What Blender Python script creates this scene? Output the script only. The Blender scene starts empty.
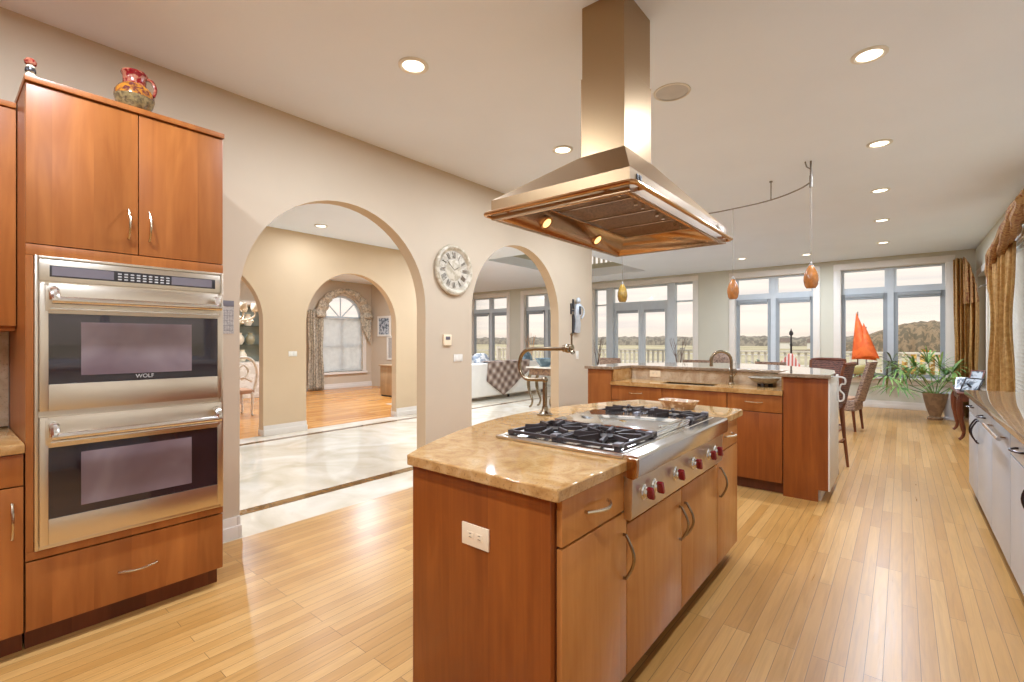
import bpy, bmesh, math, random
from mathutils import Vector, Matrix
random.seed(7)
PI = math.pi
sc = bpy.context.scene
COL = sc.collection
R = math.radians

def srgb(r, g=None, b=None):
    if g is None: r, g, b = r
    def f(v):
        v /= 255.0
        return v / 12.92 if v <= .04045 else ((v + .055) / 1.055) ** 2.4
    return (f(r), f(g), f(b), 1.0)

# ---------------------------------------------------------------- camera
cam_d = bpy.data.cameras.new('camera')
cam_d.lens = 477 / 1024 * 36; cam_d.sensor_width = 36; cam_d.sensor_fit = 'HORIZONTAL'
cam_d.clip_start = .02; cam_d.clip_end = 3000
cam = bpy.data.objects.new('camera', cam_d); COL.objects.link(cam)
cam.location = (0, 0, 1.35); cam.rotation_euler = (PI/2, 0, R(39.27))
sc.camera = cam

# ---------------------------------------------------------------- exposure, world
sc.view_settings.view_transform = 'Standard'
sc.view_settings.look = 'None'
sc.view_settings.exposure = 0.0
sc.view_settings.gamma = 1.0
sc.view_settings.use_curve_mapping = False
sc.cycles.use_denoising = True
sc.cycles.max_bounces = 12
sc.cycles.diffuse_bounces = 6
sc.cycles.glossy_bounces = 5
sc.cycles.transparent_max_bounces = 16
sc.cycles.sample_clamp_indirect = 6
sc.cycles.caustics_reflective = True
sc.cycles.blur_glossy = 1.0
sc.cycles.caustics_refractive = False

W = bpy.data.worlds.new('sky'); sc.world = W; W.use_nodes = True
nt = W.node_tree; nt.nodes.clear()
def N(nt, t, **kw):
    n = nt.nodes.new(t)
    for k, v in kw.items():
        if k.startswith('i_'): n.inputs[k[2:].replace('_', ' ')].default_value = v
        else: setattr(n, k, v)
    return n
def L(nt, a, b): nt.links.new(a, b)
def ramp(nt, stops, interp='LINEAR'):
    n = nt.nodes.new('ShaderNodeValToRGB'); cr = n.color_ramp; cr.interpolation = interp
    while len(cr.elements) < len(stops): cr.elements.new(.5)
    for e, (p, c) in zip(cr.elements, stops):
        e.position = p; e.color = c
    return n
tc = N(nt, 'ShaderNodeTexCoord'); sp = N(nt, 'ShaderNodeSeparateXYZ'); L(nt, tc.outputs['Generated'], sp.inputs[0])
mp = N(nt, 'ShaderNodeMapping'); mp.inputs['Scale'].default_value = (1.6, 1.6, 22); L(nt, tc.outputs['Generated'], mp.inputs[0])
nz = N(nt, 'ShaderNodeTexNoise', i_Scale=2.2, i_Detail=4.0); L(nt, mp.outputs[0], nz.inputs[0])
r1 = ramp(nt, [(0.0, srgb(230, 217, 201)), (.03, srgb(243, 232, 220)), (.16, srgb(232, 226, 219)), (.5, srgb(222, 226, 232)), (1.0, srgb(210, 220, 232))])
L(nt, sp.outputs[2], r1.inputs[0])
r2 = ramp(nt, [(.35, (.88, .88, .90, 1)), (.62, (1.07, 1.05, 1.02, 1))]); L(nt, nz.outputs[0], r2.inputs[0])
mx = N(nt, 'ShaderNodeMix', data_type='RGBA', blend_type='MULTIPLY'); mx.inputs[0].default_value = 1
L(nt, r1.outputs[0], mx.inputs[6]); L(nt, r2.outputs[0], mx.inputs[7])
bg = N(nt, 'ShaderNodeBackground', i_Strength=1.3); L(nt, mx.outputs[2], bg.inputs[0])
wo = N(nt, 'ShaderNodeOutputWorld'); L(nt, bg.outputs[0], wo.inputs[0])

CAN_W = 32.0          # watts of one recessed lamp
CAN_COL = (.84, .97, 1.17)

sun_d = bpy.data.lights.new('sun', 'SUN'); sun_d.energy = 2.2; sun_d.angle = R(6); sun_d.color = (1.0, .95, .86)
sun = bpy.data.objects.new('sun', sun_d); COL.objects.link(sun); sun.location = (0, -20, 40); sun.rotation_euler = (R(33), 0, 0)

# ---------------------------------------------------------------- helpers
def root_of(o):
    while o.parent: o = o.parent
    return o

class MB:
    def __init__(self): self.bm = bmesh.new(); self.cur = 0
    def _mark(self, verts):
        if self.cur:
            for f in {f for v in verts for f in v.link_faces}: f.material_index = self.cur
    def box(self, x0, x1, y0, y1, z0, z1, b=0, seg=2, M=None):
        vs = bmesh.ops.create_cube(self.bm, size=1)['verts']
        for v in vs:
            v.co = Vector(((x0+x1)/2 + v.co.x*(x1-x0), (y0+y1)/2 + v.co.y*(y1-y0), (z0+z1)/2 + v.co.z*(z1-z0)))
        if M is not None:
            for v in vs: v.co = M @ v.co
        if b > 0:
            es = list({e for v in vs for e in v.link_edges})
            r = bmesh.ops.bevel(self.bm, geom=es, offset=b, segments=seg, affect='EDGES', profile=.6)
            vs = r['verts']
        self._mark(vs)
        return self
    def cyl(self, p0, p1, r, r2=None, n=16):
        p0, p1 = Vector(p0), Vector(p1); d = p1-p0
        q = d.to_track_quat('Z', 'Y').to_matrix().to_4x4()
        M = Matrix.Translation((p0+p1)/2) @ q
        r_ = bmesh.ops.create_cone(self.bm, cap_ends=True, segments=n, radius1=r, radius2=r if r2 is None else r2, depth=d.length, matrix=M)
        self._mark(r_['verts']); return self
    def tube(self, pts, r, n=10, cap=True, flat=None):
        pts = [Vector(p) for p in pts]; rs = r if isinstance(r, (list, tuple)) else [r]*len(pts)
        rings = []; up = None
        for i, p in enumerate(pts):
            a = pts[max(i-1, 0)]; b = pts[min(i+1, len(pts)-1)]; t = (b-a).normalized()
            if up is None:
                up = Vector((0, 0, 1)) if abs(t.z) < .9 else Vector((1, 0, 0))
            s_ = t.cross(up)
            if s_.length < 1e-5: s_ = t.cross(Vector((0, 1, 0)))
            s_.normalize(); u = s_.cross(t).normalized(); up = u
            ring = []
            for k in range(n):
                an = 2*PI*k/n
                fl = flat if flat else 1
                ring.append(self.bm.verts.new(p + s_*math.cos(an)*rs[i] + u*math.sin(an)*rs[i]*fl))
            rings.append(ring)
        fs = []
        for a, b in zip(rings, rings[1:]):
            for k in range(n):
                fs.append(self.bm.faces.new((a[k], a[(k+1) % n], b[(k+1) % n], b[k])))
        if cap:
            fs.append(self.bm.faces.new(rings[0][::-1])); fs.append(self.bm.faces.new(rings[-1]))
        for f in fs: f.material_index = self.cur
        return self
    def lathe(self, prof, c=(0, 0, 0), n=28, M=None, sx=1, sy=1):
        rings = []
        c = Vector(c)
        for r, z in prof:
            if r < 1e-5:
                v = self.bm.verts.new(Vector((0, 0, z))); rings.append([v])
            else:
                rings.append([self.bm.verts.new(Vector((sx*r*math.cos(2*PI*k/n), sy*r*math.sin(2*PI*k/n), z))) for k in range(n)])
        for a, b in zip(rings, rings[1:]):
            for k in range(n):
                k2 = (k+1) % n
                if len(a) == 1 and len(b) == 1: continue
                if len(a) == 1: f = self.bm.faces.new((a[0], b[k2], b[k]))
                elif len(b) == 1: f = self.bm.faces.new((a[k], a[k2], b[0]))
                else: f = self.bm.faces.new((a[k], a[k2], b[k2], b[k]))
                f.material_index = self.cur
        vs = [v for r_ in rings for v in r_]
        for v in vs:
            if M is not None: v.co = M @ v.co
            v.co += c
        return self
    def prism(self, poly, axis, a, b, bev=0):
        """poly: list of 2-D points; axis the extrusion axis (x: poly=(y,z); y: (x,z); z: (x,y))"""
        def P(p, t):
            return Vector((t, p[0], p[1])) if axis == 'x' else Vector((p[0], t, p[1])) if axis == 'y' else Vector((p[0], p[1], t))
        A = [self.bm.verts.new(P(p, a)) for p in poly]; B = [self.bm.verts.new(P(p, b)) for p in poly]
        n = len(poly); fs = []
        f1 = self.bm.faces.new(A); f2 = self.bm.faces.new(B[::-1])
        for k in range(n):
            fs.append(self.bm.faces.new((A[k], B[k], B[(k+1) % n], A[(k+1) % n])))
        for f in fs+[f1, f2]: f.material_index = self.cur; f.normal_update()
        if bev:
            es = list({e for f in (f1, f2) for e in f.edges})
            bmesh.ops.bevel(self.bm, geom=es, offset=bev, segments=2, affect='EDGES', profile=.6)
        return self
    def ball(self, c, r, sx=1, sy=1, sz=1, n=20, M=None):
        vs = bmesh.ops.create_uvsphere(self.bm, u_segments=n, v_segments=max(8, n*2//3), radius=r)['verts']
        for v in vs:
            v.co = Vector((v.co.x*sx, v.co.y*sy, v.co.z*sz))
            if M is not None: v.co = M @ v.co
            v.co += Vector(c)
        self._mark(vs); return self
    def grid(self, fn, nu, nv, closed_u=False):
        g = [[self.bm.verts.new(Vector(fn(i/nu, j/nv))) for j in range(nv+1)] for i in range(nu if closed_u else nu+1)]
        for i in range(nu):
            a = g[i]; b = g[(i+1) % len(g)]
            for j in range(nv):
                self.bm.faces.new((a[j], b[j], b[j+1], a[j+1])).material_index = self.cur
        return self
    def face(self, pts):
        self.bm.faces.new([self.bm.verts.new(Vector(p)) for p in pts]).material_index = self.cur
        return self
    def build(self, name, mat, parent=None, smooth=None, fix=True, solid=0, subdiv=0):
        bm = self.bm
        if fix: bmesh.ops.recalc_face_normals(bm, faces=bm.faces[:])
        if parent is not None:
            off = Vector(root_of(parent).location)
        else:
            xs = [v.co for v in bm.verts]
            off = Vector(((min(v.x for v in xs)+max(v.x for v in xs))/2, (min(v.y for v in xs)+max(v.y for v in xs))/2, min(v.z for v in xs)))
        for v in bm.verts: v.co -= off
        me = bpy.data.meshes.new(name); bm.to_mesh(me); bm.free()
        mats = mat if isinstance(mat, (list, tuple)) else [mat]
        for m in mats: me.materials.append(m)
        o = bpy.data.objects.new(name, me); COL.objects.link(o)
        if parent is not None: o.parent = parent
        else: o.location = off
        me.polygons.foreach_set('use_smooth', [True]*len(me.polygons))
        try: me.set_sharp_from_angle(angle=R(smooth if smooth else 35))
        except Exception: pass
        if solid:
            md = o.modifiers.new('thickness', 'SOLIDIFY'); md.thickness = solid; md.offset = 0
        if subdiv:
            md = o.modifiers.new('smooth', 'SUBSURF'); md.levels = subdiv; md.render_levels = subdiv
        return o

def tag(o, label=None, cat=None, group=None, kind=None):
    if label: o['label'] = label
    if cat: o['category'] = cat
    if group: o['group'] = group
    if kind: o['kind'] = kind
    return o
def thing(name, loc, label, cat, group=None):
    o = bpy.data.objects.new(name, None); COL.objects.link(o); o.location = loc
    o.empty_display_size = .1
    return tag(o, label, cat, group)
def struct(o): o['kind'] = 'structure'; return o
def empty_struct(name, loc):
    o = bpy.data.objects.new(name, None); COL.objects.link(o); o.location = loc; o['kind'] = 'structure'; return o
def copy_tree(o, loc=None, rz=None, label=None, group=None):
    def rec(a, p):
        c = a.copy(); COL.objects.link(c)
        if p is not None: c.parent = p; c.matrix_parent_inverse = a.matrix_parent_inverse.copy()
        for ch in [x for x in bpy.data.objects if x.parent == a]: rec(ch, c)
        return c
    r = rec(o, None)
    if loc is not None: r.location = loc
    if rz is not None: r.rotation_euler = (0, 0, rz)
    if label: r['label'] = label
    if group: r['group'] = group
    return r
def arc(c, r, a0, a1, n, plane='xz', k=1.0):
    out = []
    for i in range(n+1):
        a = a0+(a1-a0)*i/n
        u, v = r*math.cos(a), r*math.sin(a)*k
        out.append((c[0]+u, c[1], c[2]+v) if plane == 'xz' else (c[0], c[1]+u, c[2]+v) if plane == 'yz' else (c[0]+u, c[1]+v, c[2]))
    return out
def catmull(pts, n=6):
    pts = [Vector(p) for p in pts]; out = []
    for i in range(len(pts)-1):
        p0 = pts[max(i-1, 0)]; p1 = pts[i]; p2 = pts[i+1]; p3 = pts[min(i+2, len(pts)-1)]
        for k in range(n):
            t = k/n
            out.append(.5*((2*p1)+(-p0+p2)*t+(2*p0-5*p1+4*p2-p3)*t*t+(-p0+3*p1-3*p2+p3)*t**3))
    out.append(pts[-1]); return out

# ---------------------------------------------------------------- materials
def newmat(name):
    m = bpy.data.materials.new(name); m.use_nodes = True
    nt = m.node_tree; b = nt.nodes['Principled BSDF']
    return m, nt, b
def setp(b, **k):
    for n, v in k.items():
        n = n.replace('_', ' ')
        if n in b.inputs: b.inputs[n].default_value = v
def plain(name, col, rough=.5, metal=0, var=.06, scale=8, bump=0, bscale=120, spec=None, **kw):
    m, nt, b = newmat(name)
    c = srgb(*col)
    tcn = N(nt, 'ShaderNodeTexCoord'); nz = N(nt, 'ShaderNodeTexNoise', i_Scale=scale, i_Detail=4.0)
    L(nt, tcn.outputs['Object'], nz.inputs[0])
    rp = ramp(nt, [(.3, tuple(x*(1-var) for x in c[:3])+(1,)), (.7, tuple(min(1, x*(1+var)) for x in c[:3])+(1,))])
    L(nt, nz.outputs[0], rp.inputs[0]); L(nt, rp.outputs[0], b.inputs['Base Color'])
    setp(b, Roughness=rough, Metallic=metal, **kw)
    if spec is not None: setp(b, Specular_IOR_Level=spec)
    if bump:
        n2 = N(nt, 'ShaderNodeTexNoise', i_Scale=bscale, i_Detail=3.0); L(nt, tcn.outputs['Object'], n2.inputs[0])
        bp = N(nt, 'ShaderNodeBump', i_Strength=bump, i_Distance=.002); L(nt, n2.outputs[0], bp.inputs['Height']); L(nt, bp.outputs[0], b.inputs['Normal'])
    return m
def wood(name, c1, c2, rough=.35, board=.14, grain=(16, 16, 1.1), bvar=.16, spec=.4):
    m, nt, b = newmat(name)
    tcn = N(nt, 'ShaderNodeTexCoord'); sp = N(nt, 'ShaderNodeSeparateXYZ'); L(nt, tcn.outputs['Object'], sp.inputs[0])
    ad = N(nt, 'ShaderNodeMath', operation='ADD'); L(nt, sp.outputs[0], ad.inputs[0]); L(nt, sp.outputs[1], ad.inputs[1])
    dv = N(nt, 'ShaderNodeMath', operation='DIVIDE'); dv.inputs[1].default_value = board; L(nt, ad.outputs[0], dv.inputs[0])
    fl = N(nt, 'ShaderNodeMath', operation='FLOOR'); L(nt, dv.outputs[0], fl.inputs[0])
    wn = N(nt, 'ShaderNodeTexWhiteNoise', noise_dimensions='1D'); L(nt, fl.outputs[0], wn.inputs['W'])
    off = N(nt, 'ShaderNodeCombineXYZ'); mu = N(nt, 'ShaderNodeMath', operation='MULTIPLY'); mu.inputs[1].default_value = 7
    L(nt, wn.outputs['Value'], mu.inputs[0]); L(nt, mu.outputs[0], off.inputs[2])
    va = N(nt, 'ShaderNodeVectorMath', operation='ADD'); L(nt, tcn.outputs['Object'], va.inputs[0]); L(nt, off.outputs[0], va.inputs[1])
    mp = N(nt, 'ShaderNodeMapping'); mp.inputs['Scale'].default_value = grain; L(nt, va.outputs[0], mp.inputs[0])
    nz = N(nt, 'ShaderNodeTexNoise', i_Scale=1.5, i_Detail=5.0, i_Distortion=.9); L(nt, mp.outputs[0], nz.inputs[0])
    mp2 = N(nt, 'ShaderNodeMapping'); mp2.inputs['Scale'].default_value = tuple(g*.28 for g in grain[:2])+(grain[2]*.9,); L(nt, va.outputs[0], mp2.inputs[0])
    nb = N(nt, 'ShaderNodeTexNoise', i_Scale=1.6, i_Detail=3.0, i_Distortion=1.5); L(nt, mp2.outputs[0], nb.inputs[0])
    mxn = N(nt, 'ShaderNodeMix', data_type='FLOAT'); mxn.inputs[0].default_value = .55; L(nt, nz.outputs[0], mxn.inputs[2]); L(nt, nb.outputs[0], mxn.inputs[3])
    rp = ramp(nt, [(.30, srgb(*c2)), (.50, tuple((a+b_)/2 for a, b_ in zip(srgb(*c1), srgb(*c2)))), (.68, srgb(*c1))]); L(nt, mxn.outputs[0], rp.inputs[0])
    hv = N(nt, 'ShaderNodeMapRange'); hv.inputs[3].default_value = 1-bvar; hv.inputs[4].default_value = 1+bvar; L(nt, wn.outputs['Value'], hv.inputs[0])
    vm = N(nt, 'ShaderNodeVectorMath', operation='SCALE'); L(nt, rp.outputs[0], vm.inputs[0]); L(nt, hv.outputs[0], vm.inputs['Scale'])
    L(nt, vm.outputs[0], b.inputs['Base Color'])
    setp(b, Roughness=rough, Specular_IOR_Level=spec)
    return m
def planks(name, c1, c2, c3, width=.083, length=1.05, rough=.29, axis='y'):
    m, nt, b = newmat(name)
    g = N(nt, 'ShaderNodeNewGeometry'); sp = N(nt, 'ShaderNodeSeparateXYZ'); L(nt, g.outputs['Position'], sp.inputs[0])
    cb = N(nt, 'ShaderNodeCombineXYZ')
    L(nt, sp.outputs[1 if axis == 'y' else 0], cb.inputs[0]); L(nt, sp.outputs[0 if axis == 'y' else 1], cb.inputs[1])
    def brick(col1, col2, mort, bias):
        bk = N(nt, 'ShaderNodeTexBrick', offset=.37, offset_frequency=3, squash=1.0)
        bk.inputs['Scale'].default_value = 1; bk.inputs['Mortar Size'].default_value = .0011; bk.inputs['Mortar Smooth'].default_value = .3
        bk.inputs['Brick Width'].default_value = length; bk.inputs['Row Height'].default_value = width; bk.inputs['Bias'].default_value = bias
        bk.inputs['Color1'].default_value = col1; bk.inputs['Color2'].default_value = col2; bk.inputs['Mortar'].default_value = mort
        L(nt, cb.outputs[0], bk.inputs[0]); return bk
    bk = brick((0, 0, 0, 1), (1, 1, 1, 1), (.0, .0, .0, 1), 0)
    # grain, shifted per plank
    of = N(nt, 'ShaderNodeVectorMath', operation='SCALE'); L(nt, bk.outputs['Color'], of.inputs[0]); of.inputs['Scale'].default_value = 9.7
    va = N(nt, 'ShaderNodeVectorMath', operation='ADD'); L(nt, cb.outputs[0], va.inputs[0]); L(nt, of.outputs[0], va.inputs[1])
    mp = N(nt, 'ShaderNodeMapping'); mp.inputs['Scale'].default_value = (1.1, 22, 1); L(nt, va.outputs[0], mp.inputs[0])
    nz = N(nt, 'ShaderNodeTexNoise', i_Scale=1.8, i_Detail=6.0, i_Distortion=1.6); L(nt, mp.outputs[0], nz.inputs[0])
    mpw = N(nt, 'ShaderNodeMapping'); mpw.inputs['Scale'].default_value = (.7, 9, 1); L(nt, va.outputs[0], mpw.inputs[0])
    wv = N(nt, 'ShaderNodeTexNoise', i_Scale=1.0, i_Detail=2.0, i_Distortion=.8); L(nt, mpw.outputs[0], wv.inputs[0])
    mm = N(nt, 'ShaderNodeMath', operation='MULTIPLY'); mm.inputs[1].default_value = 34; L(nt, wv.outputs[0], mm.inputs[0])
    sn = N(nt, 'ShaderNodeMath', operation='SINE'); L(nt, mm.outputs[0], sn.inputs[0])
    rpb = ramp(nt, [(0.0, srgb(*c2)), (.5, srgb(*c1)), (1.0, srgb(*c3))]); L(nt, bk.outputs['Color'], rpb.inputs[0])
    rg = ramp(nt, [(.25, (.87, .84, .80, 1)), (.6, (1.05, 1.04, 1.03, 1))]); L(nt, nz.outputs[0], rg.inputs[0])
    rs = N(nt, 'ShaderNodeMapRange'); rs.inputs[1].default_value = -1; rs.inputs[2].default_value = -.4; rs.inputs[3].default_value = .94; rs.inputs[4].default_value = 1.0; L(nt, sn.outputs[0], rs.inputs[0])
    m1 = N(nt, 'ShaderNodeMix', data_type='RGBA', blend_type='MULTIPLY'); m1.inputs[0].default_value = 1; L(nt, rpb.outputs[0], m1.inputs[6]); L(nt, rg.outputs[0], m1.inputs[7])
    m2 = N(nt, 'ShaderNodeVectorMath', operation='SCALE'); L(nt, m1.outputs[2], m2.inputs[0]); L(nt, rs.outputs[0], m2.inputs['Scale'])
    m3 = N(nt, 'ShaderNodeMix', data_type='RGBA'); L(nt, bk.outputs['Fac'], m3.inputs[0]); L(nt, m2.outputs[0], m3.inputs[6]); m3.inputs[7].default_value = srgb(*[int(v*.55) for v in c2])
    L(nt, m3.outputs[2], b.inputs['Base Color'])
    rr = N(nt, 'ShaderNodeMapRange'); rr.inputs[3].default_value = rough*.8; rr.inputs[4].default_value = rough*1.35; L(nt, nz.outputs[0], rr.inputs[0]); L(nt, rr.outputs[0], b.inputs['Roughness'])
    setp(b, Specular_IOR_Level=.5)
    bp = N(nt, 'ShaderNodeBump', i_Strength=.12, i_Distance=.002, invert=True); L(nt, bk.outputs['Fac'], bp.inputs['Height']); L(nt, bp.outputs[0], b.inputs['Normal'])
    return m
def stone(name, c1, c2, c3, rough=.08, scale=5, speck=.5, spec=.5, dark=(90, 60, 40)):
    m, nt, b = newmat(name)
    g = N(nt, 'ShaderNodeNewGeometry')
    n1 = N(nt, 'ShaderNodeTexNoise', i_Scale=scale, i_Detail=6.0, i_Distortion=1.4); L(nt, g.outputs['Position'], n1.inputs[0])
    n2 = N(nt, 'ShaderNodeTexNoise', i_Scale=scale*14, i_Detail=4.0); L(nt, g.outputs['Position'], n2.inputs[0])
    rp = ramp(nt, [(.3, srgb(*c2)), (.52, srgb(*c1)), (.72, srgb(*c3))]); L(nt, n1.outputs[0], rp.inputs[0])
    r2 = ramp(nt, [(.33, (1, 1, 1, 1)), (.43, (0, 0, 0, 1))]); L(nt, n2.outputs[0], r2.inputs[0])
    mu = N(nt, 'ShaderNodeMath', operation='MULTIPLY'); mu.inputs[1].default_value = speck; L(nt, r2.outputs[0], mu.inputs[0])
    mx = N(nt, 'ShaderNodeMix', data_type='RGBA'); L(nt, mu.outputs[0], mx.inputs[0]); L(nt, rp.outputs[0], mx.inputs[6]); mx.inputs[7].default_value = srgb(*dark)
    L(nt, mx.outputs[2], b.inputs['Base Color']); setp(b, Roughness=rough, Specular_IOR_Level=spec)
    return m
def brushed(name, col, rough=.28, axis=(3, 3, 120), var=.025):
    m, nt, b = newmat(name)
    tcn = N(nt, 'ShaderNodeTexCoord'); mp = N(nt, 'ShaderNodeMapping'); mp.inputs['Scale'].default_value = axis; L(nt, tcn.outputs['Object'], mp.inputs[0])
    nz = N(nt, 'ShaderNodeTexNoise', i_Scale=6.0, i_Detail=4.0); L(nt, mp.outputs[0], nz.inputs[0])
    rr = N(nt, 'ShaderNodeMapRange'); rr.inputs[3].default_value = rough-.012; rr.inputs[4].default_value = rough+.015; L(nt, nz.outputs[0], rr.inputs[0]); L(nt, rr.outputs[0], b.inputs['Roughness'])
    c = srgb(*col); rp = ramp(nt, [(.3, tuple(x*(1-var) for x in c[:3])+(1,)), (.7, c)]); L(nt, nz.outputs[0], rp.inputs[0]); L(nt, rp.outputs[0], b.inputs['Base Color'])
    setp(b, Metallic=1.0); return m
def emit(name, col, st):
    m, nt, b = newmat(name); setp(b, Base_Color=srgb(*col), Emission_Color=srgb(*col), Emission_Strength=st, Roughness=.5)
    tcn = N(nt, 'ShaderNodeTexCoord'); nz = N(nt, 'ShaderNodeTexNoise', i_Scale=3.0); L(nt, tcn.outputs['Object'], nz.inputs[0])
    rp = ramp(nt, [(0, tuple(x*.97 for x in srgb(*col)[:3])+(1,)), (1, srgb(*col))]); L(nt, nz.outputs[0], rp.inputs[0]); L(nt, rp.outputs[0], b.inputs['Emission Color'])
    return m
def glass(name, tint=(253, 253, 253), refl=.35):
    m = bpy.data.materials.new(name); m.use_nodes = True; nt = m.node_tree; nt.nodes.clear()
    t = N(nt, 'ShaderNodeBsdfTransparent'); t.inputs[0].default_value = srgb(*tint)
    g = N(nt, 'ShaderNodeBsdfGlossy'); g.inputs['Roughness'].default_value = .02
    f = N(nt, 'ShaderNodeFresnel', i_IOR=1.45); mu = N(nt, 'ShaderNodeMath', operation='MULTIPLY'); mu.inputs[1].default_value = refl; L(nt, f.outputs[0], mu.inputs[0])
    mx = N(nt, 'ShaderNodeMixShader'); L(nt, mu.outputs[0], mx.inputs[0]); L(nt, t.outputs[0], mx.inputs[1]); L(nt, g.outputs[0], mx.inputs[2])
    o = N(nt, 'ShaderNodeOutputMaterial'); L(nt, mx.outputs[0], o.inputs[0]); return m
def twotone(name, c1, c2, scale=14, rough=.7, lo=.45, hi=.55, stretch=(1, 1, 1), bump=0):
    m, nt, b = newmat(name)
    tcn = N(nt, 'ShaderNodeTexCoord'); mp = N(nt, 'ShaderNodeMapping'); mp.inputs['Scale'].default_value = stretch; L(nt, tcn.outputs['Object'], mp.inputs[0])
    nz = N(nt, 'ShaderNodeTexNoise', i_Scale=scale, i_Detail=3.0, i_Distortion=.5); L(nt, mp.outputs[0], nz.inputs[0])
    rp = ramp(nt, [(lo, srgb(*c1)), (hi, srgb(*c2))]); L(nt, nz.outputs[0], rp.inputs[0]); L(nt, rp.outputs[0], b.inputs['Base Color']); setp(b, Roughness=rough)
    if bump:
        bp = N(nt, 'ShaderNodeBump', i_Strength=bump, i_Distance=.004); L(nt, nz.outputs[0], bp.inputs['Height']); L(nt, bp.outputs[0], b.inputs['Normal'])
    return m
def fabric(name, c1, c2, scale=30, transl=0.0):
    m = twotone(name, c1, c2, scale, .85, .38, .62)
    if transl: setp(m.node_tree.nodes['Principled BSDF'], Transmission_Weight=0)
    return m
def wicker_mat(name, c1, c2):
    m, nt, b = newmat(name)
    tcn = N(nt, 'ShaderNodeTexCoord')
    w = N(nt, 'ShaderNodeTexWave', wave_type='BANDS', bands_direction='Z', i_Scale=14.0, i_Distortion=5.0, i_Detail=2.0); w.inputs['Detail Scale'].default_value = 4; L(nt, tcn.outputs['Object'], w.inputs[0])
    nz = N(nt, 'ShaderNodeTexNoise', i_Scale=34.0, i_Detail=2.0); L(nt, tcn.outputs['Object'], nz.inputs[0])
    mx = N(nt, 'ShaderNodeMix', data_type='FLOAT'); mx.inputs[0].default_value = .5; L(nt, w.outputs['Fac'], mx.inputs[2]); L(nt, nz.outputs[0], mx.inputs[3])
    rp = ramp(nt, [(.3, srgb(*c2)), (.65, srgb(*c1))]); L(nt, mx.outputs[0], rp.inputs[0]); L(nt, rp.outputs[0], b.inputs['Base Color']); setp(b, Roughness=.65)
    bp = N(nt, 'ShaderNodeBump', i_Strength=.7, i_Distance=.006); L(nt, mx.outputs[0], bp.inputs['Height']); L(nt, bp.outputs[0], b.inputs['Normal'])
    return m
def plaid_mat(name):
    m, nt, b = newmat(name)
    tcn = N(nt, 'ShaderNodeTexCoord'); mp = N(nt, 'ShaderNodeMapping'); mp.inputs['Rotation'].default_value = (R(38), 0, 0); L(nt, tcn.outputs['Object'], mp.inputs[0])
    w1 = N(nt, 'ShaderNodeTexWave', bands_direction='Y', i_Scale=1.7); w2 = N(nt, 'ShaderNodeTexWave', bands_direction='Z', i_Scale=1.7)
    L(nt, mp.outputs[0], w1.inputs[0]); L(nt, mp.outputs[0], w2.inputs[0])
    ad = N(nt, 'ShaderNodeMath', operation='ADD'); L(nt, w1.outputs['Fac'], ad.inputs[0]); L(nt, w2.outputs['Fac'], ad.inputs[1])
    dv = N(nt, 'ShaderNodeMath', operation='MULTIPLY'); dv.inputs[1].default_value = .5; L(nt, ad.outputs[0], dv.inputs[0])
    rp = ramp(nt, [(.1, srgb(104, 84, 72)), (.4, srgb(138, 116, 102)), (.7, srgb(168, 148, 132)), (1.0, srgb(196, 180, 166))]); L(nt, dv.outputs[0], rp.inputs[0]); L(nt, rp.outputs[0], b.inputs['Base Color']); setp(b, Roughness=.95)
    return m

M = {}
M['wall'] = plain('wall_paint_greige', (199, 181, 155), .75, var=.02, scale=2)
M['tan'] = plain('wall_paint_tan', (206, 180, 144), .75, var=.02, scale=2)
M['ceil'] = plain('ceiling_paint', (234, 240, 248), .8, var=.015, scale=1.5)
M['backwall'] = plain('wall_paint_sage', (200, 194, 174), .75, var=.02, scale=2)
M['trim'] = plain('white_trim_paint', (222, 213, 199), .4, var=.02)
M['winframe'] = plain('window_paint', (196, 200, 200), .4, var=.03)
M['sash'] = plain('sash_grey', (150, 154, 154), .45, var=.03)
M['floor'] = planks('oak_planks', (187, 140, 78), (176, 128, 67), (197, 152, 91), width=.06, length=1.2)
M['floor2'] = planks('orange_oak_planks', (206, 142, 70), (186, 120, 54), (220, 160, 90), rough=.2)
M['marble'] = stone('cream_marble', (224, 212, 190), (206, 192, 166), (236, 228, 212), .06, 1.6, .06, .5, (170, 150, 120))
M['marblestrip'] = stone('brown_marble', (122, 84, 40), (98, 66, 30), (142, 102, 54), .08, 6, .3)
M['cherry'] = wood('cherry', (172, 104, 48), (144, 80, 32), bvar=.09)
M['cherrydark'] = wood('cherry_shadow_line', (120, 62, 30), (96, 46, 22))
M['cherrypanel'] = wood('cherry_end_panel', (156, 84, 30), (126, 62, 20), bvar=.08, board=.19, grain=(20, 20, .8))  # darker tone holds the weaker light on the island's near end
M['cherrylit'] = wood('cherry_lit_front', (196, 132, 70), (176, 112, 54), rough=.24, board=.5, bvar=.03)  # same cherry, lightened for the daylight washing the island fronts
M['granite'] = stone('gold_granite', (190, 146, 90), (164, 118, 66), (202, 166, 116), .05, 9, .45, .6, (110, 72, 44))
M['granitedark'] = stone('brown_granite', (150, 128, 104), (128, 106, 84), (170, 150, 126), .05, 26, .5, .7, (80, 62, 50))
M['tile'] = stone('backsplash_stone', (196, 172, 140), (170, 138, 104), (214, 196, 168), .25, 6, .3)
M['steel'] = brushed('brushed_steel', (222, 210, 192), .28)
M['hoodsteel'] = brushed('hood_steel', (170, 142, 106), .32, (120, 120, 3))
M['steelbright'] = brushed('polished_steel', (226, 222, 214), .16)
M['filter'] = twotone('filter_mesh', (150, 124, 100), (96, 72, 56), 160, .4, .42, .58); setp(M['filter'].node_tree.nodes['Principled BSDF'], Metallic=.8)
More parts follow.
